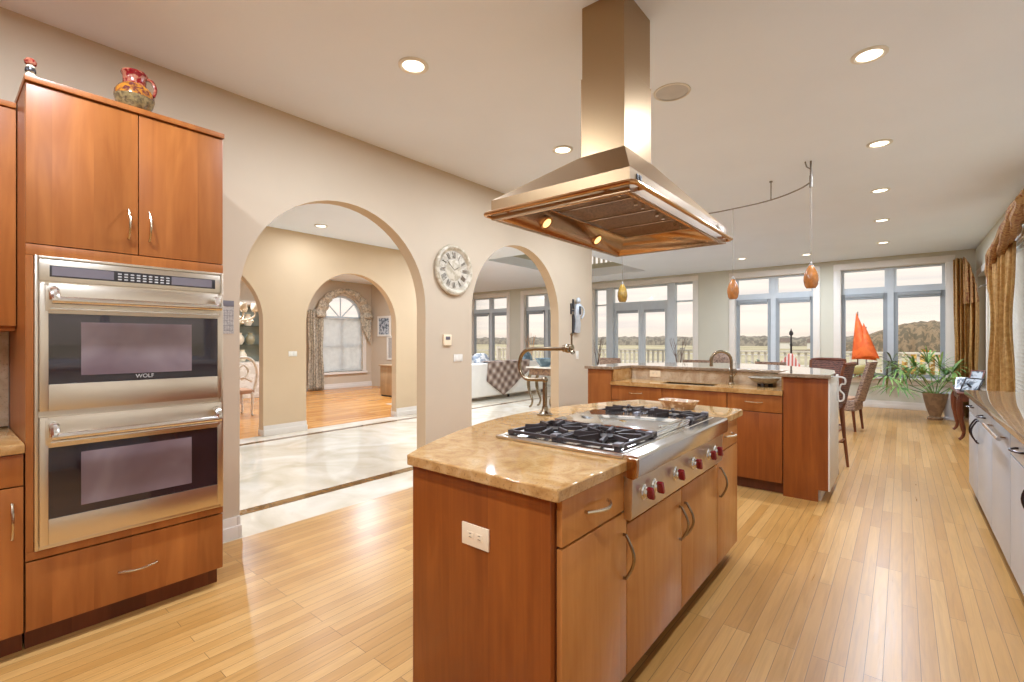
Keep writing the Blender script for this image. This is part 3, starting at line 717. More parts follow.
def oven_door(z0, z1, gz0, gz1, hz, logo):
    mb = MB()
    yA, yB_ = a+.014, b-.014; g0, g1 = .330, .992
    for (p, q, r_, s_) in ((yA, g0, z0, z1), (g1, yB_, z0, z1), (g0, g1, z0, gz0), (g0, g1, gz1, z1)): mb.box(XF, XF+.028, p, q, r_, s_, .0015)
    mb.box(XF+.0275, XF+.030, yA+.018, yB_-.006, gz1+.012, z1-.012, .0008)
    d = mb.build('oven_door', M['steel'], do)
    mb = MB(); mb.box(XF+.002, XF+.024, g0-.001, g1+.001, gz0-.001, gz1+.001); gl = mb.build('door_glass', M['ovenglass'], d)
    mb = MB(); mb.box(XF+.0242, XF+.0250, .437, .871, gz0+.035, gz1-.035); mb.build('window', M['ovenwin'], d)
    mb = MB(); mb.cyl((XF+.075, .335, hz), (XF+.075, .992, hz), .017, n=16)
    for yy in (.345, .982):
        mb.tube(catmull([(XF+.028, yy, hz+.045), (XF+.055, yy, hz+.043), (XF+.072, yy, hz+.02), (XF+.075, yy, hz)], 4), .018, 10)
    mb.build('handle', M['steelbright'], d)
    mb = MB()
    mb.box(XF+.0285, XF+.034, .335, .992, gz1+.018, gz1+.026, .001)
    mb.build('trim_bar', M['steelbright'], d)
    if logo:
        cu = bpy.data.curves.new('lettering', 'FONT'); cu.body = 'WOLF'; cu.size = .026; cu.align_x = 'CENTER'; cu.extrude = .0004
        to = bpy.data.objects.new('tmp', cu); me = bpy.data.meshes.new_from_object(to); bpy.data.objects.remove(to)
        Mx = Matrix(((0, 0, 1, XF+.0256), (1, 0, 0, .672), (0, 1, 0, gz0+.012), (0, 0, 0, 1)))
        off = Vector(do.location)
        for v in me.vertices: v.co = Mx @ v.co - off
        me.materials.append(M['buttons']); o = bpy.data.objects.new('lettering', me); COL.objects.link(o); o.parent = d
oven_door(1.045, 1.603, 1.160, 1.470, 1.527, True)
oven_door(.462, 1.018, .573, .884, .937, False)

# neighbouring cabinets at the left edge of the picture
uc = thing('upper_cabinet', (-3.38, .02, 1.395), 'cherry wall cabinet above the left counter, beside the oven tower', 'cabinet')
mb = MB(); mb.box(-3.545, -3.222, -.45, .258, 1.397, 2.43, .001); mb.build('carcass', M['cherry'], uc)
mb = MB(); mb.box(-3.22, -3.2, -.45, .258, 1.42, 2.43, .002); mb.build('door', M['cherry'], uc)
mb = MB(); mb.box(-3.545, -3.19, -.45, .258, 2.432, 2.458, .003); mb.build('top_board', M['cherry'], uc)
bc = thing('base_cabinet', (-3.2, .02, 0), 'cherry base cabinet under the left counter, beside the oven tower', 'cabinet')
mb = MB(); mb.box(-3.545, XF-.022, -.45, .258, .1, .872); mb.build('carcass', M['cherry'], bc)
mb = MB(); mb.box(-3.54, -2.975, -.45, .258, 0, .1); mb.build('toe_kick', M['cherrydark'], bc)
mb = MB(); mb.box(XF-.02, XF, -.05, .256, .735, .868, .002); mb.build('drawer', M['cherry'], bc)
mb = MB(); mb.box(XF-.02, XF, -.05, .256, .104, .729, .002); d = mb.build('door', M['cherry'], bc)
mb = MB(); pull(mb, (XF, .222, .515), (XF, .222, .665), (1, 0, 0)); mb.build('handle', M['nickel'], d)
mb = MB(); mb.box(-3.545, -2.875, -.45, .258, .874, .914, .004); tag(mb.build('stone_counter', M['granite']), 'gold granite worktop at the left edge beside the oven tower', 'worktop')
mb = MB(); mb.box(-3.549, -3.535, -.45, .258, .916, 1.395); struct(mb.build('wall_backsplash', M['tile']))

# things on the tall cabinet
pt = thing('pitcher', (-2.985, .655, 2.49), 'small painted red and amber glazed pitcher on top of the oven cabinet', 'pitcher')
def PZ(k): return 2.4905+k
cx, cy_ = -2.985, .655
mb = MB(); mb.lathe([(0, 0), (.045, 0), (.052, .006), (.075, .045), (.083, .075)], (cx, cy_, 2.4905), 28); mb.build('lower_body', M['pitcher_low'], pt)
mb = MB(); mb.lathe([(.083, .075), (.080, .10), (.066, .125), (.050, .138)], (cx, cy_, 2.4905), 28); mb.build('body', M['pitcher_body'], pt)
mb = MB(); mb.lathe([(.050, .138), (.047, .15), (.048, .18), (.056, .195), (.052, .205), (.040, .207), (.038, .16)], (cx, cy_, 2.4905), 28); mb.build('neck', M['pitcher_red'], pt)
mb = MB(); mb.tube(catmull([(cx+.02, cy_+.044, PZ(.185)), (cx+.03, cy_+.066, PZ(.175)), (cx+.035, cy_+.078, PZ(.14)), (cx+.035, cy_+.070, PZ(.10))], 5), .008, 8); mb.build('handle', M['pitcher_red'], pt)
bt = thing('glass_bottle', (-2.95, .282, 2.49), 'tiny glass bottle with a red stopper at the left corner of the oven cabinet top', 'bottle')
c3 = (-2.95, .282, 2.4905); KB = .68
mb = MB(); mb.lathe([(r_*KB, z_*KB) for r_, z_ in [(0, 0), (.022, 0), (.026, .01), (.026, .03), (.018, .045), (.020, .06), (.024, .08), (.016, .095)]], c3, 20); mb.build('body', M['crystal'], bt)
mb = MB(); mb.lathe([(r_*KB, z_*KB) for r_, z_ in [(.0265, .05), (.0275, .058), (.026, .072), (.022, .08)]], c3, 20); mb.build('painted_band', M['blackplastic'], bt)
mb = MB(); mb.lathe([(r_*KB, z_*KB) for r_, z_ in [(.012, .09), (.028, .10), (.032, .118), (.022, .135), (0, .14)]], c3, 20); mb.build('stopper', M['pitcher_red'], bt)

# ---------------------------------------------------------------- main island
XI = -.797
# body back edge follows the straight rear panel, the slab bows out
def island_unit(name, y0, y1, label, near=False, far=False):
    t = thing(name, ((XI-1.465)/2, (y0+y1)/2, 0), label, 'cabinet')
    z1 = .872
    mb = MB(); mb.box(-1.463, XI-.022, y0+.001, y1-.001, .10, z1-.002 if not name.startswith('range') else .68); mb.build('carcass', M['cherrydark'], t)
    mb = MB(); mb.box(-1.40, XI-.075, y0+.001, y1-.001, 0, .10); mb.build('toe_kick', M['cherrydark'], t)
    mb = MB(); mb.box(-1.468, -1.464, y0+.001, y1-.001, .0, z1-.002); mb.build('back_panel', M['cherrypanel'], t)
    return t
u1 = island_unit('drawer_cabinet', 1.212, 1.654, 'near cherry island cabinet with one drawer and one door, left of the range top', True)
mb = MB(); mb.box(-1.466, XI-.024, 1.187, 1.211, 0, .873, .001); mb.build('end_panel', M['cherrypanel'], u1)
mb = MB(); mb.box(XI-.020, XI, 1.214, 1.651, .722, .868, .002); d = mb.build('drawer', M['cherrylit'], u1)
mb = MB(); pull(mb, (XI, 1.35, .795), (XI, 1.50, .795), (1, 0, 0), .006, .032); mb.build('handle', M['nickel'], d)
mb = MB(); mb.box(XI-.020, XI, 1.214, 1.651, .10, .714, .002); d = mb.build('door', M['cherrylit'], u1)
mb = MB(); pull(mb, (XI, 1.625, .475), (XI, 1.625, .635), (1, 0, 0), .006, .032); mb.build('handle', M['bronze'], d)
u2 = island_unit('range_cabinet', 1.656, 2.78, 'wide cherry island cabinet with two doors under the range top')
for (p, q, hy) in ((1.658, 2.228, 2.195), (2.234, 2.777, 2.265)):
    mb = MB(); mb.box(XI-.020, XI, p, q, .10, .662, .002); d = mb.build('door', M['cherrylit'], u2)
    mb = MB(); pull(mb, (XI, hy, .435), (XI, hy, .585), (1, 0, 0), .006, .032); mb.build('handle', M['bronze'], d)
u3 = island_unit('end_cabinet', 2.782, 3.20, 'far cherry island cabinet with a drawer over a narrow door, past the range top')
mb = MB(); mb.box(XI-.020, XI, 2.785, 3.198, .722, .868, .002); d = mb.build('drawer', M['cherrylit'], u3)
mb = MB(); pull(mb, (XI, 2.92, .795), (XI, 3.07, .795), (1, 0, 0), .006, .032); mb.build('handle', M['nickel'], d)
mb = MB(); mb.box(XI-.020, XI, 2.785, 3.198, .10, .714, .002); d = mb.build('door', M['cherrylit'], u3)
mb = MB(); pull(mb, (XI, 2.82, .475), (XI, 2.82, .635), (1, 0, 0), .006, .032); mb.build('handle', M['bronze'], d)
def outlet(name, c, ax, label, horizontal=True, mat='plate', sw=False):
    """wall plate. ax: 'y-' faces -Y, 'x+' faces +X"""
    w, h = (.125, .075) if horizontal else (.072, .116)
    t = thing(name, c, label, 'switch' if sw else 'outlet')
    def bx(mb, u0, u1, v0, v1, d0, d1, b=0):
        if ax == 'y-': mb.box(c[0]+u0, c[0]+u1, c[1]-d1, c[1]-d0, c[2]+v0, c[2]+v1, b)
        else: mb.box(c[0]+d0, c[0]+d1, c[1]+u0, c[1]+u1, c[2]+v0, c[2]+v1, b)
    mb = MB(); bx(mb, -w/2, w/2, -h/2, h/2, 0, .006, .002); mb.build('cover_plate', M[mat], t)
    if sw:
        n = 2 if horizontal else 1
        for k in range(n):
            u = (k-(n-1)/2)*.046; mb = MB(); bx(mb, u-.017, u+.017, -.032, .032, .006, .0075, .0005); bx(mb, u-.012, u+.012, -.026, .0, .007, .010, .0005); mb.build('rocker', M[mat], t)
    else:
        for k in (-1, 1):
            mb = MB(); u = k*.021 if horizontal else 0; v = 0 if horizontal else k*.021
            bx(mb, u-.015, u+.015, v-.012, v+.012, .006, .0072, .0004); so = mb.build('socket', M[mat], t)
            mb = MB()
            for dv in (-.006, .006):
                if horizontal: bx(mb, u-.006, u+.006, v+dv-.001, v+dv+.001, .0072, .0078)
                else: bx(mb, u+dv-.001, u+dv+.001, v-.005, v+.005, .0072, .0078)
            mb.build('slot', M['slot'], so)
    return t
outlet('power_outlet', (-1.130, 1.187, .682), 'y-', 'ivory double power outlet on the near cherry end panel of the island')

# bowed granite worktop with a notch for the range top
RT0, RT1, RTX = 1.622, 2.76, -1.405
left = []
for k in range(0, 25):
    t = k/24; y = 1.162+(3.36-1.162)*t
    x = -1.472 - .30*math.sin(PI*t)**.9 - .04*t
    left.append((x, y))
poly = [(-.778, 1.165)] + [] 
poly = [(-1.472, 1.162), (-.776, 1.162), (-.776, RT0), (RTX, RT0), (RTX, RT1), (-.782, RT1), (-.782, 3.27), (-.80, 3.30)] + left[::-1][:-1]
mb = MB(); mb.prism(poly, 'z', .874, .914); bmesh.ops.triangulate(mb.bm, faces=[f for f in mb.bm.faces if len(f.verts) > 4])
slab = mb.build('granite_worktop', M['granite'], smooth=30)
bv = slab.modifiers.new('edge', 'BEVEL'); bv.width = .005; bv.segments = 2; bv.limit_method = 'ANGLE'; bv.angle_limit = R(50)
tag(slab, 'polished gold granite worktop with a bowed side on the cooking island', 'worktop')

# range top
rt = thing('gas_cooktop', (-1.08, 2.23, .694), 'stainless steel gas range top with red knobs set into the cooking island', 'range top')
mb = MB(); mb.box(RTX+.003, -.80, RT0+.003, RT1-.003, .70, .905); mb.box(RTX-.012, -.80, RT0-.006, RT1+.006, .9155, .926, .002); mb.build('body', M['steel'], rt)
# front fascia: sloping panel with bullnose
mb = MB(); mb.prism([(-.796, .690), (-.772, .690), (-.765, .698), (-.762, .846), (-.766, .850), (-.796, .850)], 'y', RT0+.006, RT1-.003, .001)
mb.build('front_panel', M['steel'], rt)
mb = MB(); mb.prism([(-.806, .850), (-.746, .850), (-.738, .856), (-.734, .90), (-.736, .922), (-.744, .930), (-.80, .930)], 'y', RT0+.002, RT1+.004, .001); mb.build('bullnose', M['steelbright'], rt)
mb = MB(); mb.prism([(-.775, .852), (-.75, .848), (-.737, .858), (-.733, .90), (-.737, .924), (-.775, .926)], 'y', RT0-.018, RT0+.001, .004); mb.build('end_cap', M['coppertint'], rt)
mb = MB()
for (p, q) in ((1.76, 1.85), (2.02, 2.12), (2.26, 2.36), (2.5, 2.6)): mb.box(-.7625, -.7612, p, q, .838, .841)
mb.build('legend_line', M['slot'], rt)
def knob(y, z=.775):
    x = -.764
    mb = MB(); Mr = Matrix.Rotation(PI/2, 4, 'Y')
    mb.lathe([(0, 0), (.030, 0), (.030, .006), (.025, .010), (0, .010)], (x, y, z), 24, Mr); mb.build('bezel', M['chrome'], rt)
    mb = MB(); mb.lathe([(0, .010), (.022, .010), (.023, .016), (.019, .022), (.0, .023)], (x, y, z), 20, Mr); mb.build('knob_skirt', M['chrome'], rt)
    mb = MB(); Mt = Matrix.Translation((x+.030, y, z)) @ Matrix.Rotation(R(24), 4, 'X'); mb.box(-.012, .014, -.009, .009, -.024, .024, .005, M=Mt); mb.build('knob', M['redknob'], rt)
for y in (1.725, 1.82, 2.05, 2.28, 2.50, 2.61): knob(y)
# pan with griddle cover
mb = MB(); mb.box(RTX+.02, -.81, RT0+.02, RT1-.02, .926, .930, .001); mb.build('spill_tray', M['steelbright'], rt)
mb = MB(); mb.box(RTX+.03, -.83, 2.02, 2.44, .931, .957, .006); gr = mb.build('griddle_cover', M['mirrorsteel'], rt)
mb = MB(); mb.box(-.858, -.842, 2.10, 2.37, .957, .963, .003); mb.build('grip', M['steelbright'], gr)
def grate(x0, x1, y0, y1):
    z = .956
    mb = MB(); w = .007
    for (p, q, r_, s_) in ((x0, x1, y0, y0+.014), (x0, x1, y1-.014, y1), (x0, x0+.014, y0, y1), (x1-.014, x1, y0, y1)): mb.box(p, q, r_, s_, z-.019, z-.006, .002)
    cx_, cy2 = (x0+x1)/2, (y0+y1)/2
    for k in range(8):
        an = PI/4*k+PI/8
        p1 = Vector((cx_+math.cos(an)*(x1-x0)*.48, cy2+math.sin(an)*(y1-y0)*.48, z-.004)); p0 = Vector((cx_+math.cos(an)*.045, cy2+math.sin(an)*.045, z-.004))
        d = (p1-p0); an2 = math.atan2(d.y, d.x); Mt = Matrix.Translation((p0+p1)/2) @ Matrix.Rotation(an2, 4, 'Z')
        mb.box(-d.length/2, d.length/2, -w, w, -.010, .008, .002, M=Mt)
    for px in (x0+.01, x1-.01):
        for py in (y0+.01, y1-.01): mb.box(px-.012, px+.012, py-.012, py+.012, .9305, z-.006, .002)
    g = mb.build('grate', M['iron'], rt)
    mb = MB(); mb.lathe([(0, 0), (.052, 0), (.052, .008), (.040, .012), (.040, .018), (0, .020)], (cx_, cy2, .931), 24); mb.build('burner', M['blacklac'], g)
    for (px, py) in ((x1-.012, y0+.02), (x1-.012, y1-.02)):
        mb = MB(); mb.box(px-.016, px+.014, py-.022, py+.022, z-.0155, z+.003, .002); mb.build('grate_foot', M['ironcap'], g)
for (p, q) in ((RTX+.03, -1.118), (-1.112, -.83)):
    grate(p, q, RT0+.035, 2.00); grate(p, q, 2.455, RT1-.03)

# pot filler tap
pf = thing('pot_filler', (-1.63, 2.3, .914), 'tall jointed nickel pot filler tap on the bowed edge of the cooking island', 'tap')
bx_, by_ = -1.63, 2.30
mb = MB(); mb.lathe([(0, 0), (.046, 0), (.046, .006), (.030, .016), (.020, .030), (.017, .05)], (bx_, by_, .9145), 24); mb.build('base', M['bronze'], pf)
mb = MB(); mb.cyl((bx_, by_, .95), (bx_, by_, 1.125), .014); mb.ball((bx_, by_, 1.122), .019); mb.build('post', M['bronze'], pf)
mb = MB(); mb.tube(catmull([(bx_, by_, 1.122), (bx_-.07, by_-.01, 1.120), (bx_-.13, by_-.02, 1.125), (bx_-.168, by_-.02, 1.17), (bx_-.172, by_-.02, 1.23), (bx_-.14, by_-.02, 1.285), (bx_-.08, by_-.01, 1.302), (bx_+.04, by_, 1.304), (bx_+.14, by_, 1.306)], 6), .0115, 12); mb.build('swing_arm', M['bronze'], pf)
mb = MB(); mb.cyl((bx_+.13, by_, 1.306), (bx_+.19, by_, 1.312), .020); mb.ball((bx_+.16, by_, 1.308), .027); mb.cyl((bx_+.18, by_, 1.30), (bx_+.20, by_-.01, 1.285), .013); mb.build('valve', M['bronze'], pf)
mb = MB(); mb.cyl((bx_+.185, by_, 1.312), (bx_+.185, by_, 1.385), .0055); mb.ball((bx_+.185, by_, 1.388), .009); mb.build('lever', M['bronze'], pf)

# folded dish on the island
ds = thing('ceramic_dish', (-1.13, 3.10, .914), 'cream mottled ceramic dish at the far end of the cooking island', 'dish')
mb = MB()
def dish_ring(w, d, z): return [(-1.16+w*sx, 3.20+d*sy, z) for sx, sy in ((-1, -1), (1, -1), (1, 1), (-1, 1))]
prof = [(.095, .05, .9148), (.10, .055, .925), (.118, .075, .960), (.123, .08, .964), (.115, .072, .962), (.09, .05, .93), (.0, .0, .928)]
rings = []
n = 32
for w, d_, z in prof:
    ring = []
    for k in range(n):
        an = 2*PI*k/n; cs, sn_ = math.cos(an), math.sin(an); pw = .5
        x = w*math.copysign(abs(cs)**pw, cs); y = d_*math.copysign(abs(sn_)**pw, sn_)
        Mz = Matrix.Rotation(R(-6), 4, 'Z'); v = Mz @ Vector((x, y, 0))
        ring.append(mb.bm.verts.new((-1.13+v.x, 3.10+v.y, z)))
    rings.append(ring)
for A, B in zip(rings, rings[1:]):
    for k in range(n): mb.bm.faces.new((A[k], A[(k+1) % n], B[(k+1) % n], B[k]))
mb.bm.faces.new(rings[0][::-1])
bmesh.ops.remove_doubles(mb.bm, verts=mb.bm.verts[:], dist=1e-5)
M['dish'] = twotone('mottled_cream', (228, 208, 174), (172, 132, 92), 34, .35, .36, .5)
mb.build('dish_body', M['dish'], ds)
mb = MB(); mb.box(-1.20, -1.06, 3.06, 3.14, .9285, .934, .002); mb.build('liner', M['cream'], ds)
# ---------------------------------------------------------------- range hood
hd = thing('range_hood', (-1.13, 2.26, 1.89), 'large pyramid stainless range hood hanging from the ceiling over the island', 'range hood')
hx0, hx1, hy0, hy1 = -1.462, -.778, 1.638, 2.882
cx0, cx1, cy0, cy1 = -1.27, -1.03, 2.11, 2.425
zb, zs, zt = 1.905, 1.995, 2.285
mb = MB()   # canopy: vertical skirt + sloping sides (closed skin with inner offset)
def ring4(x0, x1, y0, y1, z): return [mb.bm.verts.new(p) for p in ((x0, y0, z), (x1, y0, z), (x1, y1, z), (x0, y1, z))]
rs_ = [ring4(hx0, hx1, hy0, hy1, zb), ring4(hx0, hx1, hy0, hy1, zs), ring4(cx0-.004, cx1+.004, cy0-.004, cy1+.004, zt), ring4(cx0+.01, cx1-.01, cy0+.01, cy1-.01, zt-.01), ring4(hx0+.012, hx1-.012, hy0+.012, hy1-.012, zs-.01), ring4(hx0+.012, hx1-.012, hy0+.012, hy1-.012, zb)]
for A, B in zip(rs_, rs_[1:]+rs_[:1]):
    for k in range(4): mb.bm.faces.new((A[k], A[(k+1) % 4], B[(k+1) % 4], B[k]))
mb.build('canopy', M['hoodsteel'], hd, smooth=15)
mb = MB(); mb.box(cx0, cx1, cy0, cy1, zt-.03, 2.685, .002); mb.build('lower_chimney', M['hoodsteel'], hd, smooth=15)
mb = MB(); mb.box(cx0+.004, cx1-.004, cy0+.004, cy1-.004, 2.683, ZC-.001, .002); mb.build('upper_chimney', M['hoodsteel'], hd, smooth=15)
mb = MB()
o_ = .026; z = 1.93; c_ = .026
loop = []
X0, X1, Y0, Y1 = hx0-o_, hx1+o_, hy0-o_, hy1+o_
for (cx_, cy2, a0) in ((X1-c_, Y1-c_, 0), (X0+c_, Y1-c_, 90), (X0+c_, Y0+c_, 180), (X1-c_, Y0+c_, 270)):
    for k in range(5): an = R(a0+k*22.5); loop.append((cx_+c_*math.cos(an), cy2+c_*math.sin(an), z))
loop.append(loop[0]); mb.tube(loop, .010, 10, cap=False)
for p in ((X1-.035, Y0+.10), (X1-.035, Y1-.10), (X0+.0, Y0+.1), (X0+.0, Y1-.1)):
    s_ = 1 if p[0] > -1.1 else -1
    xa = hx1 if s_ > 0 else hx0; mb.cyl((xa, p[1], z), (xa+s_*o_, p[1], z), .008, n=10)
for xx in (hx0+.1, hx1-.1):
    mb.cyl((xx, hy0, z), (xx, Y0, z), .008, n=10); mb.cyl((xx, hy1, z), (xx, Y1, z), .008, n=10)
mb.build('towel_rail', M['coppertint'], hd)
# underside: rim, sloping liner, filters
mb = MB(); A = ring4(hx0+.013, hx1-.013, hy0+.013, hy1-.013, zb+.002); B = ring4(hx0+.03, hx1-.03, hy0+.03, hy1-.03, zb+.002); fx0, fx1, fy0, fy1 = -1.345, -.905, 1.74, 2.77; fz = 2.0
Cc = ring4(fx0, fx1, fy0, fy1, fz)
for P_, Q_ in ((A, B), (B, Cc)):
    for k in range(4): mb.bm.faces.new((P_[k], P_[(k+1) % 4], Q_[(k+1) % 4], Q_[k]))
mb.build('liner', M['coppertint'], hd, smooth=10, solid=.002)
mb = MB()
for y in (fy0, fy1-.014): mb.box(fx0, fx1, y, y+.014, fz-.008, fz+.006)
for x in (fx0, fx1-.014): mb.box(x, x+.014, fy0, fy1, fz-.008, fz+.006)
mb.build('filter_frame', M['steelbright'], hd)
fw = (fy1-fy0-.03)/4
for k in range(4):
    p = fy0+.015+k*fw; mb = MB(); mb.box(fx0+.015, fx1-.015, p+.004, p+fw-.004, fz+.0, fz+.012)
    f_ = mb.build('filter', M['filter'], hd)
    mb = MB(); mb.box(fx0+.015, fx1-.015, p+fw-.005, p+fw+.003, fz-.006, fz+.004)
    for j in range(2): mb.cyl((fx1-.06, p+.09+j*.08, fz), (fx1-.06, p+.09+j*.08, fz-.014), .009, n=10)
    mb.build('filter_edge', M['steelbright'], f_)
for yy in (1.98, 2.5):
    t_ = .45; x_ = hx0+.03+(fx0-hx0-.03)*t_; zz = zb+(fz-zb)*t_
    nrm = Vector((-(zb-fz), 0, -(fx0-hx0-.03))).normalized()
    q = Vector((0, 0, 1)).rotation_difference(nrm).to_matrix().to_4x4()
    mb = MB(); mb.lathe([(0, .002), (.024, .002), (.026, .004), (.020, .005), (0, .005)], (x_, yy, zz), 20, q); mb.build('lamp', M['hoodlamp'], hd)
    mb = MB(); mb.lathe([(.027, .001), (.036, .001), (.036, .004), (.027, .005)], (x_, yy, zz), 20, q); mb.build('lamp_ring', M['coppertint'], hd)
mb = MB(); 
for (p, q) in ((1.695, 1.71), (1.718, 1.738)):
    tt = .14; zz = zs+.0; 
    mb.box(hx1+.0005, hx1+.003, p, q, 1.958, 1.984, .0005)
mb.build('emblem', M['blackplastic'], hd)
mb = MB(); mb.box(hx1+.0003, hx1+.0045, hy1-.17, hy1-.06, 1.962, 1.982, .001); mb.build('control_strip', M['steel'], hd)

# ---------------------------------------------------------------- sink island
YI = 4.72
def isl_cab(name, x0, x1, label, drawers, door):
    t = thing(name, ((x0+x1)/2, 4.95, 0), label, 'cabinet')
    mb = MB(); mb.box(x0+.001, x1-.001, YI+.022, 5.18, .10, .872); mb.build('carcass', M['cherrydark'], t)
    mb = MB(); mb.box(x0+.001, x1-.001, YI+.075, 5.18, 0, .10); mb.build('toe_kick', M['cherrydark'], t)
    mb = MB(); mb.box(x0+.002, x1-.002, YI, YI+.02, .716, .868, .002); d = mb.build('drawer', M['cherry'], t)
    if drawers:
        xm = (x0+x1)/2; mb = MB(); pull(mb, (xm-.07, YI, .80), (xm+.07, YI, .80), (0, -1, 0)); mb.build('handle', M['nickel'], d)
    mb = MB(); mb.box(x0+.002, x1-.002, YI, YI+.02, .104, .710, .002); mb.build('door', M['cherrypanel' if door else 'cherry'], t)
    return t
isl_cab('sink_cabinet', -2.458, -1.892, 'left cherry base cabinet of the sink island with a drawer pull', True, False)
isl_cab('sink_cabinet', -1.888, -1.268, 'middle cherry base cabinet under the sink with a plain false drawer front', False, False)
isl_cab('sink_cabinet', -1.264, -.808, 'right cherry base cabinet of the sink island beside the tall end post', True, True)
# raised end posts
for (x0, x1, lb, nm) in ((-2.75, -2.462, 'left raised cherry end post of the sink island beside the white pillar', 'end_post'), (-.802, -.462, 'right raised cherry end post of the sink island beside the bar stool', 'end_post')):
    t = thing(nm, ((x0+x1)/2, 5.0, 0), lb, 'island post')
    zt_ = 1.036
    if x1 > -.5:
        mb = MB(); mb.prism([(x0, 0), (-.545, 0), (-.545, .10), (x1-.012, .10), (x1-.012, zt_), (x0, zt_)], 'y', YI, YI+.022, .001); mb.build('front_panel', M['cherrypanel'], t)
        mb = MB(); mb.box(x0, x1-.014, YI+.024, 5.4, .1, zt_); mb.build('body', M['cherry'], t)
        mb = MB(); mb.box(x1-.013, x1, YI+.001, 5.42, .1, zt_, .001); mb.build('side_panel', M['trim'], t)
        mb = MB(); mb.box(x0, -.53, YI+.05, 5.4, 0, .098); mb.build('toe_kick', M['trim'], t)
        mb = MB(); mb.tube(catmull([(x1+.004, 5.30, 1.02), (x1+.055, 5.30, 1.01), (x1+.06, 5.30, .96), (x1+.03, 5.30, .95), (x1+.02, 5.30, .90), (x1+.05, 5.30, .86), (x1+.045, 5.30, .81), (x1+.012, 5.30, .80), (x1+.006, 5.30, .86), (x1+.005, 5.30, .98)], 6), .0075, 8); mb.build('scroll_bracket', M['scroll'], t)
    else:
        mb = MB(); mb.box(x0, x1, YI, YI+.022, 0, zt_, .001); mb.build('front_panel', M['cherry'], t)
        mb = MB(); mb.box(x0, x1, YI+.024, 5.4, .0, zt_); mb.build('body', M['cherry'], t)
mb = MB(); mb.box(-2.458, -.806, 5.2, 5.40, 0, 1.036); tag(mb.build('knee_wall', M['tile']), 'stone faced low wall behind the sink carrying the raised bar top', 'low wall')
mb = MB(); mb.box(-2.458, -2.444, YI+.03, 5.198, .916, 1.036); tag(mb.build('splashback', M['granite']), 'gold granite splash slab at the left end of the sink counter', 'splashback')
mb = MB(); mb.box(-.822, -.806, YI+.03, 5.198, .916, 1.036); tag(mb.build('splashback', M['granite']), 'gold granite splash slab at the right end of the sink counter', 'splashback')
# lower counter with sink hole
mb = MB()
sx0, sx1, sy0, sy1 = -1.95, -1.42, 4.80, 5.06
for (p, q, r_, s_) in ((-2.458, sx0, YI-.022, 5.198), (sx1, -.806, YI-.022, 5.198), (sx0, sx1, YI-.022, sy0), (sx0, sx1, sy1, 5.198)): mb.box(p, q, r_, s_, .874, .914)
bmesh.ops.remove_doubles(mb.bm, verts=mb.bm.verts[:], dist=1e-5)
tag(mb.build('granite_counter', M['granite']), 'low gold granite counter with sink on the far island', 'worktop')
mb = MB(); mb.box(sx0, sx1, sy0, sy1, .905, .9135, .002); 
mb.bm.free(); mb = MB()
for (p, q, r_, s_, t0, t1) in ((sx0+.004, sx1-.004, sy0+.004, sy0+.012, .876, .910), (sx0+.004, sx1-.004, sy1-.012, sy1-.004, .876, .910), (sx0+.004, sx0+.012, sy0+.012, sy1-.012, .876, .910), (sx1-.012, sx1-.004, sy0+.012, sy1-.012, .876, .910), (sx0+.004, sx1-.004, sy0+.004, sy1-.004, .8725, .876)): mb.box(p, q, r_, s_, t0, t1)
tag(mb.build('sink', M['sink']), 'shallow steel sink set in the far island counter', 'sink')
# raised U-shaped bar top with a bowed rear edge
back = []
for k in range(0, 21):
    t = k/20; x = -2.78+(-.50+2.78)*t
    y = 5.50+.95*math.sin(PI*min(1, max(0, t)))**.8
    back.append((x, y))
poly = [(-2.78, YI-.03), (-2.43, YI-.03), (-2.43, 5.17), (-.838, 5.17), (-.838, YI-.03), (-.452, YI-.03), (-.455, 5.1)] + back[::-1]
mb = MB(); mb.prism(poly, 'z', 1.038, 1.070); bmesh.ops.triangulate(mb.bm, faces=[f for f in mb.bm.faces if len(f.verts) > 4])
bt_ = mb.build('bar_counter', M['granitedark'], smooth=30); bv = bt_.modifiers.new('edge', 'BEVEL'); bv.width = .005; bv.segments = 2; bv.limit_method = 'ANGLE'; bv.angle_limit = R(50)
tag(bt_, 'raised polished brown granite bar top with bowed rear edge around the sink', 'bar top')
outlet('power_outlet', (-2.16, 5.1985, .982), 'y-', 'ivory power outlet on the stone splash behind the sink', True, 'plate')
# faucet
fc = thing('kitchen_faucet', (-1.36, 5.13, .914), 'gooseneck nickel faucet behind the sink', 'faucet')
fx_, fy_ = -1.335, 5.13
mb = MB(); mb.lathe([(0, 0), (.030, 0), (.030, .006), (.022, .015), (.019, .05), (.022, .07), (.016, .09)], (fx_, fy_, .9145), 20); mb.build('base', M['bronze'], fc)
ang = R(200)
mb = MB(); pts = [(fx_, fy_, .99), (fx_, fy_, 1.10)]
dx, dy = -.92, -.38
for k in range(0, 11):
    a_ = PI*k/10*1.08; rr_ = .095; off_ = rr_-rr_*math.cos(a_); pts.append((fx_+dx*off_, fy_+dy*off_, 1.15+rr_*math.sin(a_)))
pts.append((fx_+dx*.187, fy_+dy*.187, 1.09)); mb.tube(pts, [.016]*(len(pts)-1)+[.019], 12); mb.build('spout', M['bronze'], fc)
mb = MB(); mb.tube([(fx_+.014, fy_-.01, .99), (fx_+.035, fy_-.02, 1.00), (fx_+.06, fy_-.03, 1.04)], .006, 8); mb.build('lever', M['bronze'], fc)
bo = thing('stone_bowl', (-1.02, 5.06, .914), 'grey stone bowl on small feet at the right end of the sink counter', 'bowl')
